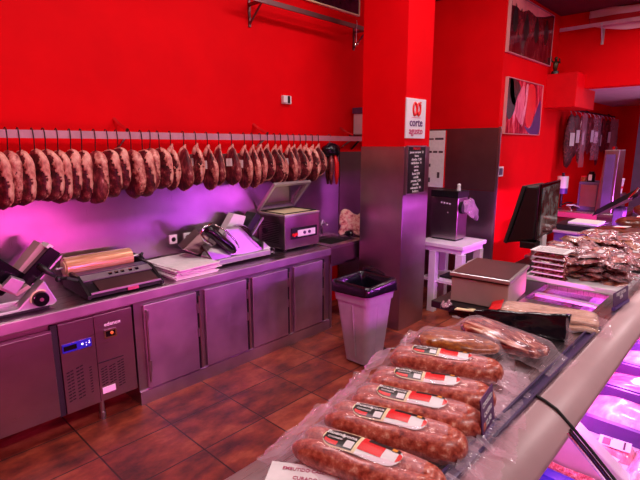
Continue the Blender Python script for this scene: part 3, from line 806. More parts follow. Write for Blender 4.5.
MB().cyl((.43, 3.27, 1.0), (.43, 3.265, 1.0), .03).build('badge', 'steel', t)

# ---- vacuum sealer with open lid
t = thing('vacuum_sealer', 'steel vacuum sealer with its clear lid raised on the worktop', 'sealer', (3.34, 3.58, .886))
MB().box(3.09, 3.575, 3.37, 3.775, .905, 1.235).build('housing', 'steel_h', t, bevel=.008)
MB().box(3.085, 3.58, 3.365, 3.78, 1.235, 1.25).build('rim', 'alu', t, bevel=.003)
MB().box(3.10, 3.565, 3.378, 3.77, 1.25, 1.2525).build('chamber', 'cream', t)
MB().box(3.12, 3.55, 3.40, 3.41, 1.25, 1.262).box(3.12, 3.55, 3.74, 3.75, 1.25, 1.262).box(3.11, 3.12, 3.4, 3.75, 1.25, 1.262).box(3.55, 3.56, 3.4, 3.75, 1.25, 1.262).build('gasket', 'rubber', t)
cp = MB().box(3.17, 3.53, 3.358, 3.371, 1.0, 1.11).build('control_panel', 'black', t, bevel=.003)
MB().box(3.25, 3.50, 3.354, 3.359, 1.02, 1.085).build('control_label', 'paper', cp)
for x in (3.34, 3.41):
    MB().cyl((x, 3.354, 1.055), (x, 3.345, 1.055), .016).build('dial', 'violet_card', cp)
MB().cyl((3.19, 3.36, 1.045), (3.19, 3.335, 1.045), .016, .016, 16).cyl((3.225, 3.36, 1.05), (3.225, 3.34, 1.05), .014, .014, 16).build('stop_button', 'red_print', cp)
vs = MB()
for k in range(12):
    vs.box(3.0865, 3.09, 3.46, 3.72, .96+k*.018, .966+k*.018)
vs.build('side_vents', 'dark_hole', t)
MB().cyl((3.09, 3.66, 1.07), (3.07, 3.66, 1.07), .03).build('side_knob', 'black', t)
for x, y in ((3.12, 3.41), (3.55, 3.41), (3.12, 3.74), (3.55, 3.74)):
    MB().cyl((x, y, .886), (x, y, .906), .02).build('foot', 'rubber', t)
# lid, hinged along the back edge and leaning forward
hy, hz = 3.775, 1.262
ty, tz = 3.50, 1.55
du = Vector((0, ty-hy, tz-hz)); L = du.length; du.normalize(); nn = Vector((1, 0, 0)).cross(du)
def lidp(x, s, n=0): return Vector((x, hy, hz)) + du*s + nn*n
def lidbox(x0, x1, s0, s1, n0, n1):
    return [lidp(x0, s0, n0), lidp(x1, s0, n0), lidp(x1, s1, n0), lidp(x0, s1, n0), lidp(x0, s0, n1), lidp(x1, s0, n1), lidp(x1, s1, n1), lidp(x0, s1, n1)]
ld = MB().hexa(lidbox(3.105, 3.555, .03, L-.03, -.004, .004)).build('lid', 'glass', t)
fr = MB().hexa(lidbox(3.075, 3.105, 0, L, -.016, .016)).hexa(lidbox(3.555, 3.585, 0, L, -.016, .016)).hexa(lidbox(3.105, 3.555, 0, .03, -.016, .016)).hexa(lidbox(3.105, 3.555, L-.03, L, -.016, .016))
fr.build('lid_frame', 'alu', ld, bevel=.004)
fr = MB().hexa(lidbox(3.13, 3.145, .045, L-.045, -.03, -.012)).hexa(lidbox(3.515, 3.53, .045, L-.045, -.03, -.012)).hexa(lidbox(3.145, 3.515, .045, .06, -.03, -.012)).hexa(lidbox(3.145, 3.515, L-.06, L-.045, -.03, -.012))
fr.build('lid_gasket', 'steel', ld)
for x in (3.15, 3.5):
    MB().cyl((x-.03, hy+.01, 1.258), (x+.03, hy+.01, 1.258), .012).build('hinge', 'steel', t)

t = thing('blue_cloth', 'folded blue cloth lying behind the vacuum sealer by the sink', 'cloth', (3.75, 3.7, .89))
MB().box(3.60, 3.74, 3.68, 3.76, .891, .92).build('fold', 'blue', t, bevel=.008)

# ================================================================ bin
t = thing('waste_bin', 'tall pale grey waste bin lined with a black bag by the pillar', 'bin', (3.22, 2.48, 0))
def binring(z, x0, x1, y0, y1, r=.05, n=5):
    out = []
    for cx, cy, a in ((x1-r, y1-r, 0), (x0+r, y1-r, PI/2), (x0+r, y0+r, PI), (x1-r, y0+r, 1.5*PI)):
        for i in range(n+1):
            an = a+PI/2*i/n
            out.append((cx+r*math.cos(an), cy+r*math.sin(an), z))
    return out
rings = [binring(.02, 3.09, 3.36, 2.35, 2.60), binring(.58, 3.045, 3.425, 2.315, 2.675), binring(.585, 3.035, 3.435, 2.305, 2.685), binring(.70, 3.025, 3.445, 2.295, 2.70)]
b = MB()
b.grid(lambda u, v: rings[min(3, int(round(u*3)))][int(round(v*24)) % 24], 3, 24, True)
b.bm.faces.new([v for v in list(b.bm.verts)[:24]][::-1])
b.build('tub', 'bin', t, solid=.004)
MB().tube([(3.038, 2.47, .56), (3.075, 2.46, .08)], .007, 6).tube([(3.20, 2.316, .56), (3.20, 2.345, .1)], .005, 6).build('rib', 'bin', t)
lr = [binring(.74, 3.05, 3.42, 2.33, 2.67), binring(.765, 3.035, 3.435, 2.31, 2.69), binring(.745, 3.012, 3.458, 2.282, 2.713), binring(.655, 3.008, 3.462, 2.278, 2.717), binring(.40, 3.08, 3.40, 2.36, 2.64)]
order = [3, 2, 1, 0, 4]
def lin_(u, v):
    k = order[min(4, int(round(u*4)))]
    p = Vector(lr[k][int(round(v*24)) % 24])
    if k != 4: p += noise.noise_vector(p*14)*Vector((.012, .012, .022))
    return p
MB().grid(lin_, 4, 24, True).build('bin_liner', 'black_film', t, smooth=True, solid=.002, sub=1)
MB().hexa([(3.47, 2.42, .10), (3.53, 2.50, .10), (3.60, 2.64, .10), (3.47, 2.64, .10), (3.465, 2.42, .74), (3.52, 2.48, .76), (3.56, 2.66, .79), (3.465, 2.70, .79)]).noise(.012, 9, 3).build('hanging_flap', 'black_film', t, bevel=.012)
MB().cyl((3.37, 2.53, .06), (3.41, 2.53, .06), .06, .06, 24).build('wheel', 'black', t)
MB().cyl((3.37, 2.38, .045), (3.40, 2.38, .045), .045, .045, 24).build('wheel', 'black', t)
t = thing('power_cable', 'thin white cable lying on the floor by the pillar', 'cable', (3.7, 2.4, 0))
MB().tube([(3.55, 2.45, .006), (3.62, 2.38, .006), (3.72, 2.36, .006), (3.85, 2.44, .006), (3.97, 2.5, .006)], .005, 6).build('lead', 'white', t)

# ================================================================ white table and ice box in the recess
t = thing('white_table', 'white table with lower shelf in the recess behind the pillar', 'table', (5.05, 2.56, 0))
MB().box(4.74, 5.33, 2.32, 2.90, .785, .83).build('tabletop', 'white_paint', t, bevel=.006)
MB().box(4.77, 5.30, 2.35, 2.87, .73, .785).build('apron', 'white_paint', t)
for x, y in ((4.76, 2.33), (4.76, 2.66), (5.22, 2.34), (5.22, 2.78)):
    MB().box(x, x+.085, y, y+.085, 0, .73).build('leg', 'white_paint', t, bevel=.004)
MB().box(4.80, 5.28, 2.36, 2.86, .36, .39).build('shelf', 'white_paint', t)
t = thing('tool_box', 'dark flat case lying on the lower shelf of the white table', 'case', (4.95, 2.6, .39))
MB().box(4.85, 5.1, 2.47, 2.65, .391, .43).build('case', 'black', t, bevel=.008)
MB().box(4.84, 4.87, 2.48, 2.64, .391, .41).build('edge', 'white', t)
t = thing('booklet', 'white booklet leaning on the lower shelf of the white table', 'booklet', (5.1, 2.4, .39))
MB().box(5.06, 5.22, 2.40, 2.43, .392, .60, rot=Matrix.Rotation(.15, 3, 'X')).build('pages', 'paper', t)
MB().box(5.06, 5.22, 2.395, 2.40, .40, .60, rot=Matrix.Rotation(.15, 3, 'X')).build('spine', 'red_print', t)
t = thing('bag_dispenser', 'purple steel countertop machine with black top on the white table', 'machine', (5.08, 2.68, .83))
MB().box(4.96, 5.20, 2.52, 2.86, .85, 1.33).build('housing', 'steel_v', t, bevel=.006)
MB().box(4.95, 5.21, 2.515, 2.865, 1.33, 1.41).build('top_cover', 'black', t, bevel=.008)
MB().box(4.98, 5.18, 2.54, 2.84, .83, .852).build('foot_frame', 'black', t)
fx = MB()
for k in range(4):
    fx.ell((4.958, 2.62+k*.035, 1.26+.003*k), (.003, .011, .011), 10, 6)
fx.build('buttons', 'white', t)
MB().ell((4.958, 2.64, 1.16), (.003, .006, .006), 8, 6).build('lamp', 'white', t)
MB().cyl((5.04, 2.56, 1.41), (5.04, 2.56, 1.46), .022, .018, 16).ell((5.04, 2.56, 1.47), (.022, .022, .02), 14, 8).build('top_knob', 'white', t)
MB().cyl((5.04, 2.522, 1.22), (5.04, 2.48, 1.22), .07, .07, 24).build('outlet', 'black', t)
t = thing('clear_bag', 'crumpled clear plastic bag hanging from the countertop machine', 'bag', (5.1, 2.46, 1.2))
def cb(u, v):
    a = 2*PI*u
    w_ = (.05+.05*math.sin(PI*min(1, v*1.1))+.03*v)*(1 if v > .02 else .5)
    c = Vector((4.97+.24*v, 2.44-.03*v, 1.25-.20*v*v+.07*v))
    p = c + Vector((math.cos(a)*w_*.7, math.sin(a)*w_*.35, math.sin(a)*w_*.55+math.cos(a)*w_*.5))
    return p+noise.noise_vector(p*13)*.03
MB().grid(cb, 18, 18).build('plastic', 'film_frost', t, smooth=True)
# ================================================================ display counter
DX0, DX1 = .15, 6.2
t = thing('display_counter', 'long refrigerated meat display counter with curved glass front', 'counter', (3.0, .4, 0))
DC = t
MB().box(DX0, 2.27, .40, .783, 1.175, 1.2).build('counter_top', 'steel_top', t, bevel=.002)
MB().box(2.585, DX1, .40, .783, 1.175, 1.2).build('counter_top', 'steel_top', t, bevel=.002)
MB().box(2.27, 2.585, .40, .49, 1.175, 1.2).build('counter_top', 'steel_top', t)
MB().box(2.272, 2.583, .492, .78, 1.188, 1.198).build('top_pane', 'glass', t)
MB().box(2.41, 2.45, .492, .78, 1.175, 1.187).build('pane_bar', 'white', t)
MB().box(DX0, DX1, .70, .76, .1, .985).build('back_panel', 'steel_h', t)
for x0, x1, y in ((DX0, 1.95, .735), (1.9, 3.7, .75), (3.65, 5.4, .735)):
    MB().box(x0, x1, y, y+.006, .987, 1.174).build('sliding_pane', 'glass', t)
MB().box(DX0, DX1, -.35, .70, .1, .80).build('cabinet_base', 'steel_dark', t)
MB().box(DX0, DX1, -.30, .68, 0, .1).build('plinth', 'black', t)
MB().box(DX0, DX1, -.33, .70, .80, .93).build('display_deck', 'white', t)
pf = [(.405, 1.204), (.393, 1.2035), (.38, 1.202), (.365, 1.198), (.35, 1.1925), (.337, 1.1855), (.325, 1.177), (.314, 1.1675), (.305, 1.158), (.298, 1.150), (.303, 1.146), (.33, 1.165), (.36, 1.178), (.405, 1.186)]
MB().prism([(DX0, y, z) for y, z in pf], (DX1-DX0, 0, 0)).build('top_band', 'band', t, smooth=True)
gp = [(.305, 1.157), (.25, 1.108), (.19, 1.052), (.12, .97), (.05, .86), (0.0, .73), (-.02, .6)]
for nm, x0, x1 in (('a', DX0, 1.322), ('b', 1.338, 3.2), ('c', 3.21, 5.0)):
    MB().grid(lambda u, v: (x0+(x1-x0)*v, gp[int(round(u*6))][0]-.36*0, gp[int(round(u*6))][1]), 6, 1).build('front_glass', 'glass', t)
sl = [(1.345, .413, 1.212), (1.335, .38, 1.209), (1.33, .345, 1.198), (1.33, .305, 1.165), (1.33, .25, 1.116), (1.33, .19, 1.060), (1.33, .12, .978), (1.33, .05, .868)]
MB().tube(sl, .0045, 8).build('glass_seal', 'rubber', t)
MB().tube([(x-.016, y-.001, z-.003) for x, y, z in sl[3:]], .004, 8).tube([(x-.030, y-.001, z-.006) for x, y, z in sl[3:]], .006, 8).build('joint_strip', 'chrome', t)
tr = MB().box(.55, 2.06, .405, .412, 1.2, 1.216).box(.55, 2.06, .434, .440, 1.2, 1.216).box(.55, 2.06, .412, .434, 1.2, 1.203)
tr.build('ticket_rail', 'groove', t)
lt = emit('tube_glow', (255, 150, 255), 5.0)
for x0, x1 in ((1.4, 1.95), (2.0, 2.62), (2.68, 3.4), (3.45, 4.3)):
    MB().cyl((x0, .325, 1.135), (x1, .325, 1.135), .010).build('case_light', lt, t)
MB().box(1.93, 3.75, .784, 1.09, 1.165, 1.1995).build('service_ledge', 'black', t, bevel=.004)
for x in (2.3, 3.6):
    MB().prism([(x, .765, 1.165), (x, 1.06, 1.165), (x, .765, .9)], (.03, 0, 0)).build('ledge_bracket', 'steel_dark', t)
# plates that divide the case, beside the glass joint
for x, nm in ((1.425, 'steel'), (1.475, 'white')):
    pts = [(x, .42, .935), (x, .42, 1.05), (x, .405, 1.085), (x, .37, 1.10), (x, .33, 1.085), (x, .20, .985), (x, .12, .935)]
    MB().prism(pts, (.012 if nm == 'steel' else .05, 0, 0)).build('case_divider', 'white', t, bevel=.005)

# ---- wares inside the case (z .93 and up, seen through the glass)
def pack_mesh(sx, sy, h, seed, amp=.006, n=14):
    def f(u, v):
        x = (u-.5)*sx; y = (v-.5)*sy
        e = min(1, 6*min(u, 1-u))**.6*min(1, 6*min(v, 1-v))**.6
        z = h*e + amp*e*noise.noise(Vector((u*4, v*4, seed)))*2
        return (x+.004*noise.noise(Vector((u*3, v*3, seed+9))), y+.004*noise.noise(Vector((u*3, v*5, seed+4))), z)
    def g(u, v):
        return (f(u, v)[0], f(u, v)[1], 0)
    return MB().grid(f, n, n).grid(g, n, n)

bounds = [1.74, 2.05, 2.32, 2.62, 2.95, 3.3]
names = ['nearest the glass joint', 'second from the glass joint', 'third from the glass joint', 'fourth from the glass joint', 'fifth from the glass joint']
for k in range(5):
    x0, x1 = bounds[k]+.012, bounds[k+1]-.0
    tt = thing('display_tray', 'violet grey tray in the display case, %s' % names[k], 'tray', ((x0+x1)/2, .2, .93), 0, 'trays in the display case')
    MB().box(x0, x1, -.16, .44, .931, .937).build('base', 'tray_violet', tt)
    MB().box(x0, x0+.022, -.16, .44, .937, .985).box(x1-.012, x1, -.16, .44, .937, .985).box(x0+.022, x1-.012, .405, .44, .937, .99).box(x0+.022, x1-.012, -.16, -.14, .937, .985).build('rim', 'tray_violet', tt)
    o = pack_mesh(x1-x0-.05, .52, .036, k*3+1, .008)
    o.bm.transform(Matrix.Translation(((x0+x1)/2+.006, .14, .938)))
    org = ((x0+x1)/2, .14, .938)
    p = o.build('meat_pack', 'pale_pack' if k % 2 == 0 else 'pink_pack', None, org, smooth=True)
    tag(p, 'large pale vacuum pack of meat filling the tray %s' % names[k], 'meat pack', 'meat packs in the display case')
SP = [(1.62, .355, .2, 'orange_print', 'meat pack with orange print beside the glass joint'), (1.57, .27, -.3, 'pink_pack', 'pink meat pack with white label beside the glass joint'),
      (1.67, .25, .1, 'pale_pack', 'pale meat pack lying behind the glass joint'), (1.60, .395, .5, 'pink_pack', 'small red tagged meat pack tucked under the counter band')]
for x, y, a, m_, lab in SP:
    p = thing('meat_pack', lab, 'meat pack', (x, y, .931), a, 'small packs beside the glass joint')
    q = pack_mesh(.09, .12, .03, x*7, .006, 10)
    q.bm.transform(Matrix.Identity(4))
    q.build('contents', 'pale_pack' if m_ == 'orange_print' else m_, p, local=True, smooth=True)
    lb = MB().box(-.03, .03, -.045, .045, .034, .0355).build('label', 'paper', p, local=True)
    pr = MB().box(-.024, .02, .012, .034, .0356, .0362)
    pr.build('label_print', 'orange_print' if m_ == 'orange_print' else 'red_print', lb, local=True)
    MB().box(-.024, .024, -.03, -.024, .0356, .0362).build('label_line', 'grey_ink', lb, local=True)
p = pack_mesh(.26, .20, .05, 77, .012)
p.bm.transform(Matrix.Translation((1.60, .10, .931)))
tag(p.build('meat_pack', 'pale_pack', None, (1.60, .10, .931), smooth=True), 'big shiny pink meat pack lying low in the case next to the glass joint', 'meat pack')
p = pack_mesh(.055, .34, .055, 5, .006, 24); p.bm.transform(Matrix.Translation((1.388, .26, .931)))
tag(p.build('minced_meat', 'mince', None, (1.388, .26, .931), smooth=True), 'strip of pink minced meat between white dividers in the case', 'meat')
p = MB().box(1.30, 1.352, .2, .43, .931, 1.0)
tag(p.build('blue_carton', 'blue', None, (1.326, .3, .931), bevel=.008), 'bright blue pack in the case at the lower edge of the counter band', 'pack')

# ---- chorizo packs on the counter top
def chorizo(cx, cy, ang, ln_, seed, label):
    t = thing('chorizo_pack', label, 'sausage pack', (cx, cy, 1.2), ang, 'vacuum packed chorizo on the counter top')
    rnd = random.Random(seed)
    r = .033; sep = .050; hl = ln_/2
    pts = []
    for i in range(9): pts.append(Vector((-hl+.02+(2*hl-.05)*i/8, sep/2+.003*math.sin(i*.9+seed), 0)))
    pts += [Vector((hl-.028+.028*math.sin(a), sep/2*math.cos(a), 0)) for a in (.5, 1.1, PI/2, PI-1.1, PI-.5)]
    for i in range(9): pts.append(Vector((hl-.03-(2*hl-.05)*i/8, -sep/2+.003*math.sin(i*1.1+seed), 0)))
    pts = [p+Vector((0, 0, r*.92+.002)) for p in pts]
    rr = [r*(1+.06*math.sin(i*1.9+seed)) for i in range(len(pts))]
    rr[0] *= .75; rr[-1] *= .75
    pts = [pts[0]-Vector((.018, 0, 0))] + pts + [pts[-1]-Vector((.018, 0, 0))]
    rr = [.008]+rr+[.008]
    m = MB().tube(pts, rr, 16)
    for v in m.bm.verts:
        v.co += noise.noise_vector(v.co*60+Vector((seed, 0, 0)))*.0022
    m.build('sausage', 'chorizo', t, local=True, smooth=True, sub=1)
    # film: sheet draped over the sausage, flat flaps at both ends and sides
    def top(x, y):
        ex = 1/(1+math.exp((abs(x)-hl+.004)*120))
        ey = 1/(1+math.exp((abs(y)-sep/2-r*.85)*170))
        return .0665*ex*ey
    fl = hl+.068
    def film(u, v):
        x = -fl+(2*fl)*u; y = -.078+.156*v
        z = top(x, y)+.0035
        flat = 1-min(1, top(x, y)/.03)
        z += flat*(.006+.012*noise.noise(Vector((x*22+seed, y*22, seed*1.7))))
        if x < -hl-.0: 
            z -= max(0, (-x-hl-.02))*.12
        z = max(z, .0012)
        return (x+.006*noise.noise(Vector((u*5, v*7, seed))), y*(1+.12*noise.noise(Vector((u*6, seed, 1)))), z)
    MB().grid(film, 70, 34).build('film', 'film', t, local=True, smooth=True)
    # frosted ends of the bag
    for s, nm in ((-1, 'back'), (1, 'front')):
        def flap(u, v, s=s):
            x = s*(hl+.012+(.070 if s < 0 else .092)*u+.008*noise.noise(Vector((v*9, seed, s)))*u); y = (-.070+.140*v)*(1+.15*u)
            z = .004+.010*abs(noise.noise(Vector((u*2.0, v*4, seed+s))))+(.024*(1-u)**2)
            if s < 0 and u > .55: z -= .05*(u-.55)
            return (x, y, z)
        MB().grid(flap, 12, 22).build('film_end', 'film_frost', t, local=True, smooth=True)
    # long printed label lying along the top
    zt = .0715
    def cap(x, x0, x1, w):
        d = min(x-x0, x1-x)
        return w*math.sqrt(max(0, 1-(1-min(1, d/w))**2)) if d < w else w
    lx0, lx1, lw = -.092, .094, .032
    def strip(a, b, f0, f1, dz, n=24):
        def f(u, v):
            x = a+(b-a)*u; w = cap(x, lx0-.001, lx1+.001, lw)
            y = w*(f0+(f1-f0)*v)
            return (x, y+.004, zt+dz-4.5*y*y+.0012*math.sin(x*40+seed))
        return MB().grid(f, n, 8)
    lb = strip(lx0, lx1, -1, 1, 0, 40).build('label', 'cream', t, local=True, solid=.0006)
    strip(lx0+.0035, -.012, -.88, .88, .0008).build('black_panel', 'black_print', lb, local=True)
    strip(lx0+.008, -.050, -.82, -.45, .0014).build('red_flash', 'red_print', lb, local=True)
    strip(-.004, lx1, -1, 1, .0007).build('white_panel', 'white', lb, local=True)
    strip(-.003, .052, -.55, .93, .0014).build('red_panel', 'red_print', lb, local=True)
    strip(.010, .086, .55, .97, .002).build('dark_band', 'black_print', lb, local=True)
    strip(.066, .078, .5, .85, .0026, 6).build('gold_seal', 'orange_print', lb, local=True)
    strip(.084, lx1, -.7, .6, .0014, 6).build('red_tip', 'red_print', lb, local=True)
    strip(-.034, -.014, -.75, -.05, .0016, 10).build('white_flower', 'white', lb, local=True)
    for w_, sz, px, py in (('Buena', .0185, -.067, .0145), ('lyona', .0175, -.032, .0135), ('CHORIZO', .008, -.062, -.002)):
        o = letters('lettering', w_, sz, 'white_ink', lb, (px, py, 0), (1, 0, 0), (0, 1, 0), depth=.0003, world=False)
        for v in o.data.vertices:
            v.co.z += zt+.0022-4.5*(v.co.y-.004)**2+.0012*math.sin(v.co.x*40+seed)
    return t
def ax(p, q): return math.atan2(q[1]-p[1], q[0]-p[0])
CH = [(.742, .575, -77, 'chorizo pack with black and red label nearest the white price card'),
      (.885, .602, -72, 'chorizo pack with black and red label, second from the white price card'),
      (1.000, .612, -71, 'chorizo pack with black and red label, third from the white price card'),
      (1.125, .640, -66, 'chorizo pack with black and red label, fourth from the white price card'),
      (1.300, .690, -69, 'chorizo pack with black and red label, next to the amber cured meat')]
for i, (cx_, cy_, an_, lab) in enumerate(CH):
    chorizo(cx_, cy_, R(an_), .325, i*5+2, lab)

# ---- price cards
def card(cx, y, w, h, z, label, mat, rows, rz=0, tilt=.25):
    t = thing('price_card', label, 'price card', (cx, y, z), rz, 'price cards on the counter')
    rt = Matrix.Rotation(-tilt, 3, 'X')
    MB().box(-w/2, w/2, -.0015, .0015, 0, h, rot=rt, piv=(0, 0, 0)).build('card', mat, t, local=True)
    MB().box(-w/2-.004, w/2+.004, -.006, .006, -.002, .012, rot=rt, piv=(0, 0, 0)).build('holder', 'tray_violet', t, local=True)
    up = rt @ Vector((0, 0, 1)); nrm = rt @ Vector((0, -1, 0))
    for j, (w_, sz) in enumerate(rows):
        o = up*(h*(.80-.24*j)) + nrm*.0022
        letters('lettering', w_, sz, 'pink_ink' if mat == 'paper' else 'white_ink', t, o, (1, 0, 0), up, depth=.0004, world=False)
    return t
card(1.085, .432, .105, .11, 1.203, 'violet price card with pale lines leaning against the chorizo packs', 'violet_card', [('CHORIZO', .018), ('CASERO', .018), ('12,90', .022)], .15, .12)
card(2.43, .412, .19, .075, 1.206, 'dark violet price card in front of the beige dry sausages', 'violet_card', [('FUET EXTRA', .022), ('9,90', .022)], -.1, .1)
t = thing('price_card', 'white price card with pink print at the near end of the counter', 'price card', (.625, .635, 1.2), R(-58), 'price cards on the counter')
MB().box(-.085, .085, -.055, .055, .010, .0115, rot=Matrix.Rotation(.10, 3, 'X'), piv=(0, 0, 0)).build('card', 'paper', t, local=True)
MB().box(-.085, .085, -.004, .004, 0, .0095).build('holder', 'white', t, local=True)
upv = Matrix.Rotation(.10, 3, 'X') @ Vector((0, 1, 0)); ov = Matrix.Rotation(.10, 3, 'X') @ Vector((0, 0, .0125))
for j, (w_, sz) in enumerate((('EMBUTIDO CASERO', .0125), ('CURADO', .013), ('extra 12,90', .012), ('ingredientes', .01))):
    letters('lettering', w_, sz, 'pink_ink', t, ov+upv*(.038-.024*j), (1, 0, 0), upv, depth=.0004, world=False)

# ---- cured meat packs
def film_over(t, hl, hw, h, seed, fl=.045, nm='film', mat='film', n=40):
    def f(u, v):
        x = -(hl+fl)+2*(hl+fl)*u; y = -(hw+.012)+2*(hw+.012)*v
        ex = 1/(1+math.exp((abs(x)-hl)*110)); ey = 1/(1+math.exp((abs(y)-hw*.93)*150))
        bell = math.sqrt(max(0, 1-(y/(hw*1.1))**2)) if abs(y) < hw*1.1 else 0
        z = .004+(h+.004)*ex*ey*(.5+.5*bell) + (1-ex*ey)*(.006+.016*noise.noise(Vector((x*18, y*18, seed))))
        return (x, y, max(.0015, z))
    return MB().grid(f, n, n//2).build(nm, mat, t, local=True, smooth=True)
def loaf(hl, hw, h, seed, amp=.006, taper=0):
    def f(u, v):
        a = 2*PI*v; x = -hl+2*hl*u
        p = (1-abs(2*u-1)**3.2)**.5*(1-taper*(u-.5))
        y = hw*p*math.copysign(abs(math.cos(a))**.8, math.cos(a)); z = h/2+h/2*p*math.copysign(abs(math.sin(a))**.7, math.sin(a))
        return Vector((x, y, z)) + noise.noise_vector(Vector((x*14, y*14, z*14+seed)))*amp
    m = MB().grid(f, 28, 20, True)
    for v in m.bm.verts: v.co.z = max(v.co.z, .002)
    return m
t = thing('cured_meat_pack', 'amber cured meat in clear film next to the last chorizo pack', 'meat pack', (1.505, .735, 1.2), ax((1.46, .88), (1.55, .60)))
loaf(.145, .072, .05, 3, .008, .3).build('meat', 'amber', t, local=True, smooth=True)
film_over(t, .15, .07, .052, 4)
def fe(u, v): return (-.15-.05*u, -.055+.11*v, .02+.01*noise.noise(Vector((u*3, v*6, 1)))-.012*u)
MB().grid(fe, 8, 14).build('film_end', 'film_frost', t, local=True, smooth=True)
t = thing('cured_meat_pack', 'streaky dark cured meat in clear film leaning on the black pack', 'meat pack', (1.635, .625, 1.2), ax((1.665, .79), (1.585, .46)))
loaf(.175, .078, .066, 9, .009, .4).build('meat', 'streaky', t, local=True, smooth=True)
film_over(t, .175, .074, .068, 8, .06)
# black pack standing on edge
t = thing('black_pack', 'long black vacuum pack standing on edge in front of the dry sausages', 'pack', (1.815, .70, 1.2), ax((1.80, .93), (1.83, .46)))
def bp(u, v):
    x = -.235+.47*u; z = .002+(.022+.080*u)*v
    return (x, .012+.010*noise.noise(Vector((u*7, v*2, 3)))+.012*v, z+.004*noise.noise(Vector((u*9, 1, 1)))*v)
MB().grid(bp, 30, 8).build('wrapper', 'black_film', t, local=True, smooth=True, solid=.026)
def bpe(u, v): return (.232+.035*u*(1.2-v), -.02-.035*u*(1-v)+.012*math.sin(v*5), .0025+.105*v)
MB().grid(bpe, 6, 10).build('clear_end', 'film_frost', t, local=True, smooth=True)
def bpf(u, v): return (-.235-.02*u+.015*noise.noise(Vector((u*5, v*5, 2))), -.03+.08*v, .01+.05*abs(noise.noise(Vector((u*3, v*5, 6))))+.02)
MB().grid(bpf, 8, 12).build('crumpled_end', 'film_frost', t, local=True, smooth=True)
MB().box(-.20, -.12, -.012, .02, .038, .042, rot=Matrix.Rotation(-.12, 3, 'Y')).build('gold_print', 'cream', t, local=True)

# ---- dry sausage sticks in a clear bag
random.seed(5)
a0 = ax((1.955, .775), (2.06, .415))
bagr = thing('sausage_bag', 'clear bag with red printed end holding beige dry sausages', 'bag', (2.01, .595, 1.2), a0)
film_over(bagr, .195, .098, .048, 21, .035)
def pe(u, v): return (-.225+.05*u, -.085+.16*v, .03+.022*u+.010*noise.noise(Vector((u*4, v*5, 3))))
MB().grid(pe, 6, 14).build('printed_end', 'red_print', bagr, local=True, smooth=True, solid=.0015)
def rs(u, v): return (-.18+.15*u, -.110+.016*v, .010+.036*v+.004*noise.noise(Vector((u*8, v, 1))))
MB().grid(rs, 12, 4).build('red_print', 'red_print', bagr, local=True, smooth=True, solid=.002)
protoS = None
for k in range(13):
    row = 0 if k < 7 else 1
    yo = (-.078+.026*k) if row == 0 else (-.062+.025*(k-7))
    z = 1.2+.0145 + .0215*row
    px = 2.01-yo*math.sin(a0); py = .595+yo*math.cos(a0)
    if protoS is None:
        pts = [(-.185+.37*i/16, .003*math.sin(i*.8), .001*math.sin(i*1.3)) for i in range(17)]
        m = MB().tube(pts, [.004]+[.0125+.001*math.sin(i*2.1) for i in range(15)]+[.004], 12)
        for v in m.bm.verts: v.co += noise.noise_vector(v.co*50)*.0012
        o = m.build('dry_sausage', 'stick', None, local=True, smooth=True)
        protoS = o
    else:
        o = protoS.copy(); COL.objects.link(o)
    o.location = (px, py, z); o.rotation_euler = (random.uniform(0, 6), 0, a0+random.uniform(-.015, .015))
    tag(o, 'thin beige dry sausage in the clear bag with the red printed end', 'sausage', 'beige dry sausages in the clear bag')

# ---- box on the service ledge
t = thing('steel_box', 'low stainless box with dark lid on the black ledge', 'box', (2.15, .88, 1.2))
B0 = [(1.985, 1.02), (2.02, .765), (2.36, .81), (2.33, 1.06)]
MB().hexa([(x, y, 1.2005) for x, y in (B0[1], B0[2], B0[3], B0[0])]+[(x, y, 1.315) for x, y in (B0[1], B0[2], B0[3], B0[0])]).build('housing', 'box_paint', t, bevel=.004)
def ex(p, d):
    c = (2.17, .91)
    return (p[0]+(d if p[0] > c[0] else -d), p[1]+(d if p[1] > c[1] else -d))
B1 = [ex(p, .008) for p in B0]
MB().hexa([(x, y, 1.322) for x, y in (B1[1], B1[2], B1[3], B1[0])]+[(x, y, 1.340) for x, y in (B1[1], B1[2], B1[3], B1[0])]).build('lid_edge', 'alu', t, bevel=.004)
B2 = [ex(p, -.004) for p in B0]
MB().hexa([(x, y, 1.315) for x, y in (B2[1], B2[2], B2[3], B2[0])]+[(x, y, 1.322) for x, y in (B2[1], B2[2], B2[3], B2[0])]).build('gap', 'black', t)
MB().hexa([(x, y, 1.340) for x, y in (B2[1], B2[2], B2[3], B2[0])]+[(x, y, 1.3425) for x, y in (B2[1], B2[2], B2[3], B2[0])]).build('lid_plate', 'steel_dark', t)

# ---- empty steel tray with violet card, then the heap of packs on a white tray
t = thing('white_tray', 'long white tray under the heap of packed meat slices', 'tray', (3.1, .66, 1.2))
MB().box(2.61, 3.72, .45, .90, 1.2005, 1.207).build('base', 'white', t)
MB().box(2.60, 2.61, .44, .91, 1.2005, 1.224).box(3.72, 3.73, .44, .91, 1.2005, 1.224).box(2.61, 3.72, .44, .45, 1.2005, 1.224).box(2.61, 3.72, .90, .91, 1.2005, 1.224).build('rim', 'white', t)

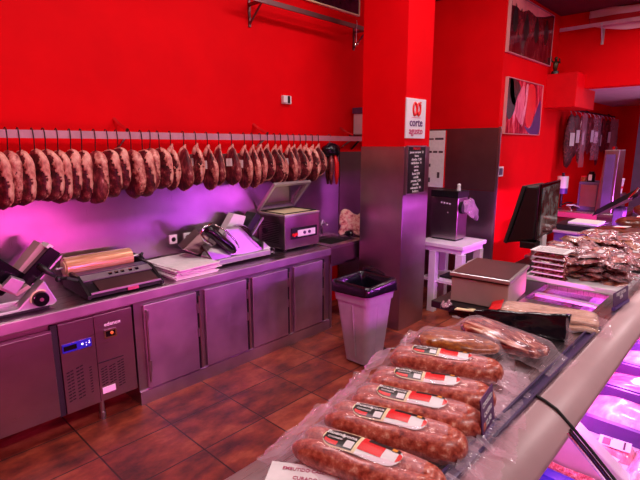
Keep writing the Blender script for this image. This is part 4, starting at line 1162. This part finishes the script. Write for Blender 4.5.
random.seed(11)
mats = ['slice_a', 'slice_b', 'slice_a', 'slice_c']
PP = []
for k in range(4):
    m = pack_mesh(.125, .09, .014, k*5+1, .006, 12)
    o = m.build('slice_pack', mats[k], None, local=True, smooth=True)
    f = MB().grid(lambda u, v: ((u-.5)*.145, (v-.5)*.105, .003+.015*min(1, 5*min(u, 1-u))*min(1, 5*min(v, 1-v))+.006*noise.noise(Vector((u*5, v*5, k+.5)))), 14, 12)
    fo = f.build('film', 'film', o, local=True, smooth=True)
    if k in (1, 3):
        MB().box(-.03, .02, -.015, .015, .0185, .0195).build('label', 'white', o, local=True)
    PP.append(o)
placed = [False]*4
HEAPLAB = 'vacuum pack of sliced cured meat in the heap on the long white tray'
n = 0
for layer in range(6):
    for ix in range(8):
        for iy in range(4):
            x = 2.80+.118*ix+random.uniform(-.03, .03); y = .51+.112*iy+random.uniform(-.02, .02)
            if layer > 3 and random.random() < .35: continue
            if x > 3.68: continue
            k = random.randrange(4)
            o = PP[k] if not placed[k] else copy_tree(PP[k])
            placed[k] = True
            o.location = (x, y, 1.2105+.024*layer+random.uniform(0, .006))
            o.rotation_euler = (random.uniform(-.22, .22), random.uniform(-.2, .2), random.uniform(0, 6.28))
            tag(o, HEAPLAB, 'meat pack', 'slice packs heaped on the white tray')
            n += 1
# neat stack of three wide packs at its near end
for k in range(5):
    m = pack_mesh(.10, .17, .026, 60+k, .004, 12)
    m.bm.transform(Matrix.Translation((2.675, .80, 1.208+.029*k)))
    o = m.build('slice_pack', 'slice_a' if k < 4 else 'slice_b', None, (2.675, .80, 1.208+.029*k), smooth=True)
    MB().box(2.62, 2.626, .72, .88, 1.210+.029*k, 1.216+.029*k).build('pale_edge', 'white', o)
    tag(o, 'wide vacuum pack, %s from the bottom of the neat stack on the white tray' % words[k], 'meat pack', 'neat stack of wide packs')
t = thing('price_list', 'white printed sheet on top of the neat stack of packs', 'sheet', (2.68, .8, 1.36))
MB().box(2.61, 2.76, .71, .89, 1.362, 1.365).build('sheet', 'paper', t)
lnm = MB()
for j in range(5): lnm.box(2.63+j*.024, 2.636+j*.024, .73, .87, 1.365, 1.3655)
lnm.build('print', 'grey_ink', t)

# ---- slabs of cured meat further along the counter
SL = [(3.92, .66, .17, .26, .075, .3, 'brown cured slab just beyond the heap of packs'), (4.25, .80, .20, .24, .09, -.2, 'brown cured slab lying left of the red labelled slab'),
      (4.45, .58, .18, .22, .08, .4, 'brown cured slab with red label by the counter edge'), (4.85, .74, .2, .25, .11, .1, 'brown cured slab in the middle of the far meat row'),
      (5.3, .62, .2, .26, .12, -.3, 'brown cured slab second from the far end of the row'), (5.75, .78, .2, .25, .14, .2, 'brown cured slab at the far end of the row')]
for i, (x, y, hx, hy_, h, rz, lab) in enumerate(SL):
    t = thing('cured_meat', lab, 'cured meat', (x, y, 1.2), rz+PI/2, 'cured slabs along the counter')
    loaf(hy_*.8, hx*.75, h, i*4, .012, .3).build('meat', 'slab_meat', t, local=True, smooth=True)
    if i < 4:
        MB().box(-.06, .05, -.07, .02, h+.002, h+.006, rot=Matrix.Rotation(.1, 3, 'Y')).build('label', 'paper', t, local=True)
        MB().box(-.06, .05, .0205, .05, h+.001, h+.005, rot=Matrix.Rotation(.1, 3, 'Y')).build('red_label', 'red_print', t, local=True)

# ---- tilted monitor beside the heap
t = thing('cash_monitor', 'dark wedge shaped monitor on a pale post by the red wall', 'monitor', (3.1, 1.02, 1.2))
MB().prism([(2.99, 1.0, 1.345), (2.99, 1.172, 1.305), (2.99, 1.155, 1.345), (2.99, 1.075, 1.672), (2.99, .998, 1.68)], (.345, 0, 0)).build('casing', 'black', t, bevel=.012)
MB().hexa([(2.985, .985, 1.345), (3.345, .985, 1.385), (3.345, 1.0, 1.385), (2.985, 1.0, 1.345), (2.985, .985, 1.69), (3.345, .985, 1.70), (3.345, 1.0, 1.70), (2.985, 1.0, 1.69)]).build('bezel', 'black_gloss', t, bevel=.006)
MB().hexa([(3.012, .981, 1.375), (3.325, .981, 1.41), (3.325, .986, 1.41), (3.012, .986, 1.375), (3.012, .981, 1.665), (3.325, .981, 1.68), (3.325, .986, 1.68), (3.012, .986, 1.665)]).build('screen', 'screen', t)
MB().prism([(2.985, 1.172, 1.30), (2.985, 1.19, 1.31), (2.985, 1.10, 1.675), (2.985, 1.076, 1.672)], (.345, 0, 0)).build('back_shell', 'rubber', t, bevel=.004)
MB().box(2.995, 3.09, .995, 1.09, 1.285, 1.33).build('bracket', 'black', t, bevel=.006)
MB().box(3.095, 3.17, .985, 1.05, 1.2, 1.36).build('post', 'white', t, bevel=.004)

# ================================================================ rear bench and the far corner
t = thing('steel_bench', 'low stainless bench behind the far end of the counter', 'bench', (5.3, 1.3, 0))
MB().box(4.6, 6.3, 1.0, 1.62, .84, .88).build('top', 'steel_top', t, bevel=.006)
for x, y in ((4.65, 1.05), (6.25, 1.05), (4.65, 1.57), (6.25, 1.57)):
    MB().box(x-.02, x+.02, y-.02, y+.02, 0, .84).build('leg', 'steel', t)
MB().box(4.65, 6.25, 1.04, 1.58, .25, .28).build('shelf', 'steel', t)
t = thing('plastic_crate', 'purple grey crate on the rear bench below the far steel counter', 'crate', (4.95, 1.25, .88))
MB().box(4.75, 5.2, 1.08, 1.42, .8805, 1.11).build('body', 'purple_plastic', t, bevel=.01)
MB().box(4.735, 5.215, 1.065, 1.435, 1.11, 1.135).build('rim', 'box_paint', t, bevel=.006)
t = thing('dark_tray', 'dark shallow tray resting on the purple grey crate', 'tray', (4.95, 1.25, 1.136))
MB().hexa([(4.78, 1.10, 1.136), (5.18, 1.10, 1.136), (5.18, 1.4, 1.136), (4.78, 1.4, 1.136), (4.75, 1.07, 1.19), (5.21, 1.07, 1.19), (5.21, 1.43, 1.19), (4.75, 1.43, 1.19)]).build('tray', 'black', t, bevel=.006)
MB().box(4.84, 5.0, 1.085, 1.09, 1.145, 1.18).build('blue_mark', 'blue', t)
t = thing('wrapping_paper', 'cream sheet of paper on top of the dark tray', 'paper', (4.98, 1.22, 1.19))
MB().box(4.84, 5.12, 1.08, 1.33, 1.191, 1.21).build('sheet', 'paper', t)

t = thing('serving_counter', 'steel counter with red reflected along its edge in front of the alcove', 'counter', (7.55, 1.9, 0))
MB().box(7.16, 8.3, 1.35, 2.18, .97, 1.02).build('top', 'steel_top', t, bevel=.006)
MB().box(7.15, 7.165, 1.62, 2.18, .93, 1.0).build('front_edge', 'pink_ink', t)  # pink strip paints the red reflected in the steel edge
MB().box(7.2, 8.25, 1.4, 2.15, .1, .97).build('carcass', 'steel_dark', t)
MB().box(7.24, 8.2, 1.44, 2.1, 0, .1).build('plinth', 'black', t)
t = thing('machine_box', 'purple grey machine box on the far steel counter', 'box', (7.5, 1.8, 1.02))
MB().box(7.35, 7.75, 1.67, 1.93, 1.0205, 1.42).build('housing', 'purple_plastic', t, bevel=.012)
MB().box(7.345, 7.352, 1.70, 1.90, 1.08, 1.38).build('front_plate', 'steel', t)
t = thing('meat_band_saw', 'tall narrow steel band saw housing on the far counter', 'saw', (7.3, 1.55, 1.02))
MB().hexa([(7.2, 1.46, 1.0205), (7.6, 1.46, 1.0205), (7.6, 1.66, 1.0205), (7.2, 1.66, 1.0205), (7.2, 1.45, 1.86), (7.55, 1.45, 1.86), (7.55, 1.62, 1.86), (7.2, 1.62, 1.86)]).build('housing', 'steel_v', t, bevel=.01)
MB().box(7.19, 7.2, 1.49, 1.60, 1.1, 1.80).build('door', 'purple_plastic', t)
MB().cyl((7.3, 1.53, 1.86), (7.3, 1.53, 1.90), .03).build('knob', 'chrome', t)
t = thing('jar', 'dark jar with white label on the purple grey machine box', 'jar', (7.42, 1.80, 1.42))
MB().cyl((7.42, 1.80, 1.4205), (7.42, 1.80, 1.53), .05).cyl((7.42, 1.80, 1.53), (7.42, 1.80, 1.56), .035).build('glass', 'black_gloss', t)
MB().box(7.362, 7.37, 1.78, 1.82, 1.44, 1.52).build('label', 'white', t)
t = thing('jar', 'small amber jar beside the dark jar on the machine box', 'jar', (7.42, 1.9, 1.42))
MB().cyl((7.42, 1.89, 1.4205), (7.42, 1.89, 1.48), .035).build('glass', 'amber', t)
MB().cyl((7.42, 1.89, 1.48), (7.42, 1.89, 1.495), .036).build('lid', 'red_print', t)
t = thing('bucket', 'white bucket with red band right of the tall band saw', 'bucket', (7.95, 1.58, 1.02))
MB().box(7.84, 8.06, 1.48, 1.68, 1.0205, 1.24).build('riser', 'steel', t)
MB().tube([(7.95, 1.58, 1.2405), (7.95, 1.58, 1.43)], [.065, .082], 24).build('tub', 'white', t)
MB().tube([(7.95, 1.58, 1.31), (7.95, 1.58, 1.34)], [.0735, .0765], 24).build('band', 'red_print', t)
MB().tube([(7.95, 1.58, 1.43), (7.95, 1.58, 1.45)], [.087, .082], 24).build('lid', 'white', t)
t = thing('paper_roll', 'white and violet paper roll hanging at the edge of the red wall', 'paper roll', (7.7, 2.28, 1.2))
MB().cyl((7.55, 2.16, 1.30), (7.55, 2.16, 1.47), .075, .075, 24).build('roll', 'white', t)
MB().cyl((7.55, 2.16, 1.22), (7.55, 2.16, 1.30), .074, .074, 24).build('core_end', 'tray_violet', t)
MB().cyl((7.55, 2.16, 1.02), (7.55, 2.16, 1.52), .02).build('holder', 'black', t)
t = thing('tongs', 'small tangle of pale tongs on the far steel counter', 'tongs', (7.4, 2.02, 1.02))
rnd = random.Random(4)
for k in range(5):
    p0 = Vector((7.28+rnd.random()*.2, 1.93+rnd.random()*.2, 1.03+k*.012)); d_ = Vector((rnd.uniform(-.1, .1), rnd.uniform(-.1, .1), .02))
    MB().tube([p0-d_, p0+Vector((0, 0, .025)), p0+d_], .009, 8).build('tong', 'alu' if k % 2 else 'black', t)
t = thing('meat_slicer', 'dark tilted slicer on the far end of the rear bench', 'slicer', (6.0, 1.2, .88))
MB().box(5.8, 6.25, 1.02, 1.45, .8805, 1.05).build('base', 'steel', t, bevel=.012)
MB().prism([(5.95, 1.40, 1.13), (5.95, 1.36, 1.21), (5.95, 1.0, 1.47), (5.95, .985, 1.38)], (.28, 0, 0)).build('tilted_plate', 'black', t, bevel=.008)
MB().prism([(5.94, 1.36, 1.135), (5.94, 1.33, 1.17), (5.94, 1.03, 1.385), (5.94, 1.03, 1.34)], (.01, 0, 0)).build('face_plate', 'steel_v', t)
MB().box(5.98, 6.15, 1.1, 1.2, 1.05, 1.25).build('stand', 'purple_plastic', t, bevel=.006)
MB().tube([(5.93, 1.06, 1.36), (5.93, 1.0, 1.44), (5.93, .98, 1.48)], .012, 8).build('handle', 'chrome', t)

# figure on the red box, end rail and flag
t = thing('figurine', 'small dark bronze figurine standing on the red boxed beam', 'figurine', (7.12, 2.27, 2.86))
MB().cyl((7.12, 2.27, 2.8605), (7.12, 2.27, 2.90), .05, .045).build('base', 'black', t)
MB().tube([(7.12, 2.27, 2.90), (7.12, 2.272, 2.95), (7.12, 2.268, 3.0), (7.12, 2.27, 3.04)], [.022, .03, .035, .018], 12).ell((7.12, 2.27, 3.065), (.022, .022, .026), 12, 8).tube([(7.12, 2.24, 3.02), (7.11, 2.215, 3.0), (7.10, 2.225, 3.06)], .010, 8).tube([(7.12, 2.30, 3.02), (7.11, 2.325, 3.04), (7.10, 2.33, 3.10)], .010, 8).build('figure', 'bronze', t, smooth=True)
t = thing('flag_rail', 'steel rail across the end wall in front of the striped flag', 'rail', (7.28, .5, 3.45))
MB().box(7.27, 7.285, -1.2, 2.349, 3.43, 3.475).build('bar', 'rail', t)
for y in (1.84, .2):
    MB().box(7.26, 7.399, y-.012, y+.012, 3.44, 3.465).box(7.385, 7.399, y-.015, y+.015, 3.22, 3.5).tube([(7.385, y, 3.24), (7.28, y, 3.43)], .01, 6).build('bracket', 'alu', t)
fm, tt_, bb = nt('striped_flag_cloth')
tc = tt_.nodes.new('ShaderNodeTexCoord'); sp = tt_.nodes.new('ShaderNodeSeparateXYZ')
link(tt_, tc.outputs['Object'], sp.inputs[0])
m1 = tt_.nodes.new('ShaderNodeMath'); m1.operation = 'MULTIPLY'; link(tt_, sp.outputs['Z'], m1.inputs[0]); m1.inputs[1].default_value = 1/.2
m2 = tt_.nodes.new('ShaderNodeMath'); m2.operation = 'FRACT'; link(tt_, m1.outputs[0], m2.inputs[0])
m3 = tt_.nodes.new('ShaderNodeMath'); m3.operation = 'LESS_THAN'; link(tt_, m2.outputs[0], m3.inputs[0]); m3.inputs[1].default_value = .5
mx = tt_.nodes.new('ShaderNodeMixRGB'); link(tt_, m3.outputs[0], mx.inputs['Fac'])
mx.inputs['Color1'].default_value = lin((190, 6, 26)); mx.inputs['Color2'].default_value = lin((238, 186, 190))
link(tt_, mx.outputs[0], bb.inputs['Base Color']); bb.inputs['Roughness'].default_value = .9
M['flag'] = fm
t = thing('striped_flag', 'red and white striped flag hanging behind the rail on the end wall', 'flag', (7.36, 1.0, 3.36))
def fg(u, v):
    y = 2.02-1.5*u; z = 3.36+.29*v
    drop = .13*math.exp(-u*9)
    return (7.355+.012*math.sin(u*22)+.008*math.sin(v*9+u*5), y+.04*v*0, z+(1-v)*drop+.01*math.sin(u*14))
MB().grid(fg, 60, 10).build('cloth', 'flag', t, smooth=True, solid=.004)

# packs hanging along the alcove wall
random.seed(21)
t = thing('alcove_rail', 'dark rail along the alcove wall carrying hanging packs', 'rail', (9.3, 2.44, 2.46))
MB().cyl((7.7, 2.42, 2.47), (11.2, 2.42, 2.47), .014).build('bar', 'black', t)
for x in (7.9, 9.4, 11.0):
    MB().tube([(x, 2.5, 2.52), (x, 2.42, 2.47)], .01, 6).build('bracket', 'black', t)
AX = [8.25, 8.5, 8.78, 9.05, 9.32, 9.6, 9.9, 10.2, 10.5, 10.8, 11.05]
AL = ['dark', 'dark', 'pale', 'dark', 'rosy', 'pale', 'dark', 'rosy', 'dark', 'pale', 'dark']
for i, x in enumerate(AX):
    kind = AL[i]
    t = thing('hanging_pack', '%s vacuum pack on the alcove rail, %s from the red wall corner' % (kind, words[i]), 'meat pack', (x, 2.40, 2.46), random.uniform(-.5, .1), 'packs hanging on the alcove rail')
    L_ = random.uniform(.62, .95); w = random.uniform(.10, .14)
    def hp(u, v, L_=L_, w=w, i=i):
        a = 2*PI*v; pz = math.sin(PI*min(1, u*1.02))**.4 if 0 < u < .98 else 0
        p = Vector((w*pz*math.cos(a), .035*pz*math.sin(a)-.04, -.06-L_*u))
        return p+noise.noise_vector(p*9+Vector((i*3, 0, 0)))*.014
    MB().grid(hp, 16, 12, True).build('meat', {'dark': 'meat', 'pale': 'slice_a', 'rosy': 'meat_b'}[kind], t, local=True, smooth=True)
    MB().tube([(0, .02, 0), (0, -.02, -.03), (0, -.04, -.09)], .006, 6).build('string', 'white', t, local=True)
    if i in (0, 1, 2, 4, 5, 6, 8):
        MB().box(-.05, .05, -.088, -.084, -.30-L_*.3, -.30-L_*.3+.2).build('label', 'white', t, local=True)
    if kind == 'pale':
        MB().grid(lambda u, v: Vector(((v-.5)*w*2.2, -.09+.012*noise.noise(Vector((u*6, v*4, i))), -.05-L_*1.08*u)), 12, 6).build('film', 'film_frost', t, local=True, smooth=True)

# the framed pictures and the switch sit flush on the wall face
for o in list(S.objects):
    if o.parent is None and o.name.split('.')[0] in ('wall_picture', 'wall_switch', 'figurine', 'paper_roll'):
        o.location.y += .04

# ================================================================ camera
cam = bpy.data.cameras.new('camera')
cam.sensor_fit = 'HORIZONTAL'; cam.sensor_width = 36
cam.lens = 475/640*36
co = bpy.data.objects.new('camera', cam); COL.objects.link(co)
a1 = R(43.207); pt = R(11.31)
fwd = Vector((math.cos(a1)*math.cos(pt), math.sin(a1)*math.cos(pt), -math.sin(pt)))
co.location = (0, 0, 1.92)
co.rotation_euler = fwd.to_track_quat('-Z', 'Y').to_euler()
cam.clip_start = .02
S.camera = co

# ================================================================ light
def area(name, loc, target, sx, sy, power, col):
    l = bpy.data.lights.new(name, 'AREA'); l.shape = 'RECTANGLE'; l.size = sx; l.size_y = sy
    l.energy = power; l.color = col
    o = bpy.data.objects.new(name, l); COL.objects.link(o)
    o.location = loc
    d = Vector(target)-Vector(loc)
    o.rotation_euler = d.to_track_quat('-Z', 'Y').to_euler()
    return o
W_ = (1.0, .80, .80)
area('ceiling_lamp', (1.2, 2.0, 4.08), (1.2, 2.05, 0), 1.4, .35, 46, W_)
area('ceiling_lamp', (3.6, 1.8, 4.08), (3.6, 1.85, 0), 1.4, .35, 46, W_)
area('ceiling_lamp', (1.0, -1.0, 4.08), (1.6, .6, 0), 1.6, .4, 92, W_)
area('ceiling_lamp', (4.2, -1.0, 4.08), (4.4, .6, 0), 1.6, .4, 90, W_)
area('ceiling_lamp', (6.6, .2, 3.64), (6.6, .25, 0), 1.0, .4, 44, W_)
area('alcove_lamp', (9.3, .2, 2.66), (9.3, .9, 0), 1.5, .3, 26, (1.0, .6, .9))
area('soffit_fill_light', (8.4, .2, 1.7), (8.6, .6, 2.7), .8, .1, 12, (1.0, .5, .95))  # unseen fill light added to brighten the alcove soffit
# coloured tubes inside the display case: they light the wares and shine out through the rear panes
for x, w, p, c in ((.1, 1.0, 50, (1.0, .10, .50)), (2.0, .9, 38, (1.0, .09, .62)), (4.0, 1.0, 34, (.60, .09, 1.0)), (5.8, 1.3, 80, (.85, .12, 1.0))):
    area('case_lamp', (x, .38, 1.13), (x, 2.4, 1.0), w, .03, p, c)
for x, w in ((.75, .9), (1.85, .9), (2.9, .9), (4.0, 1.0), (2.43, .28)):
    area('case_lamp', (x, .36, 1.14), (x, .10, .9), w, .03, 2.6, (1.0, .20, .95))
wd = bpy.data.worlds.new('world'); S.world = wd; wd.use_nodes = True
wd.node_tree.nodes['Background'].inputs['Color'].default_value = (.05, .03, .04, 1)
wd.node_tree.nodes['Background'].inputs['Strength'].default_value = .15
S.view_settings.view_transform = 'Standard'; S.view_settings.look = 'None'
S.view_settings.exposure = 0.0; S.view_settings.gamma = 1.0; S.view_settings.use_curve_mapping = False
S.cycles.use_denoising = True
S.cycles.max_bounces = 10; S.cycles.transparent_max_bounces = 24
S.cycles.sample_clamp_indirect = 6
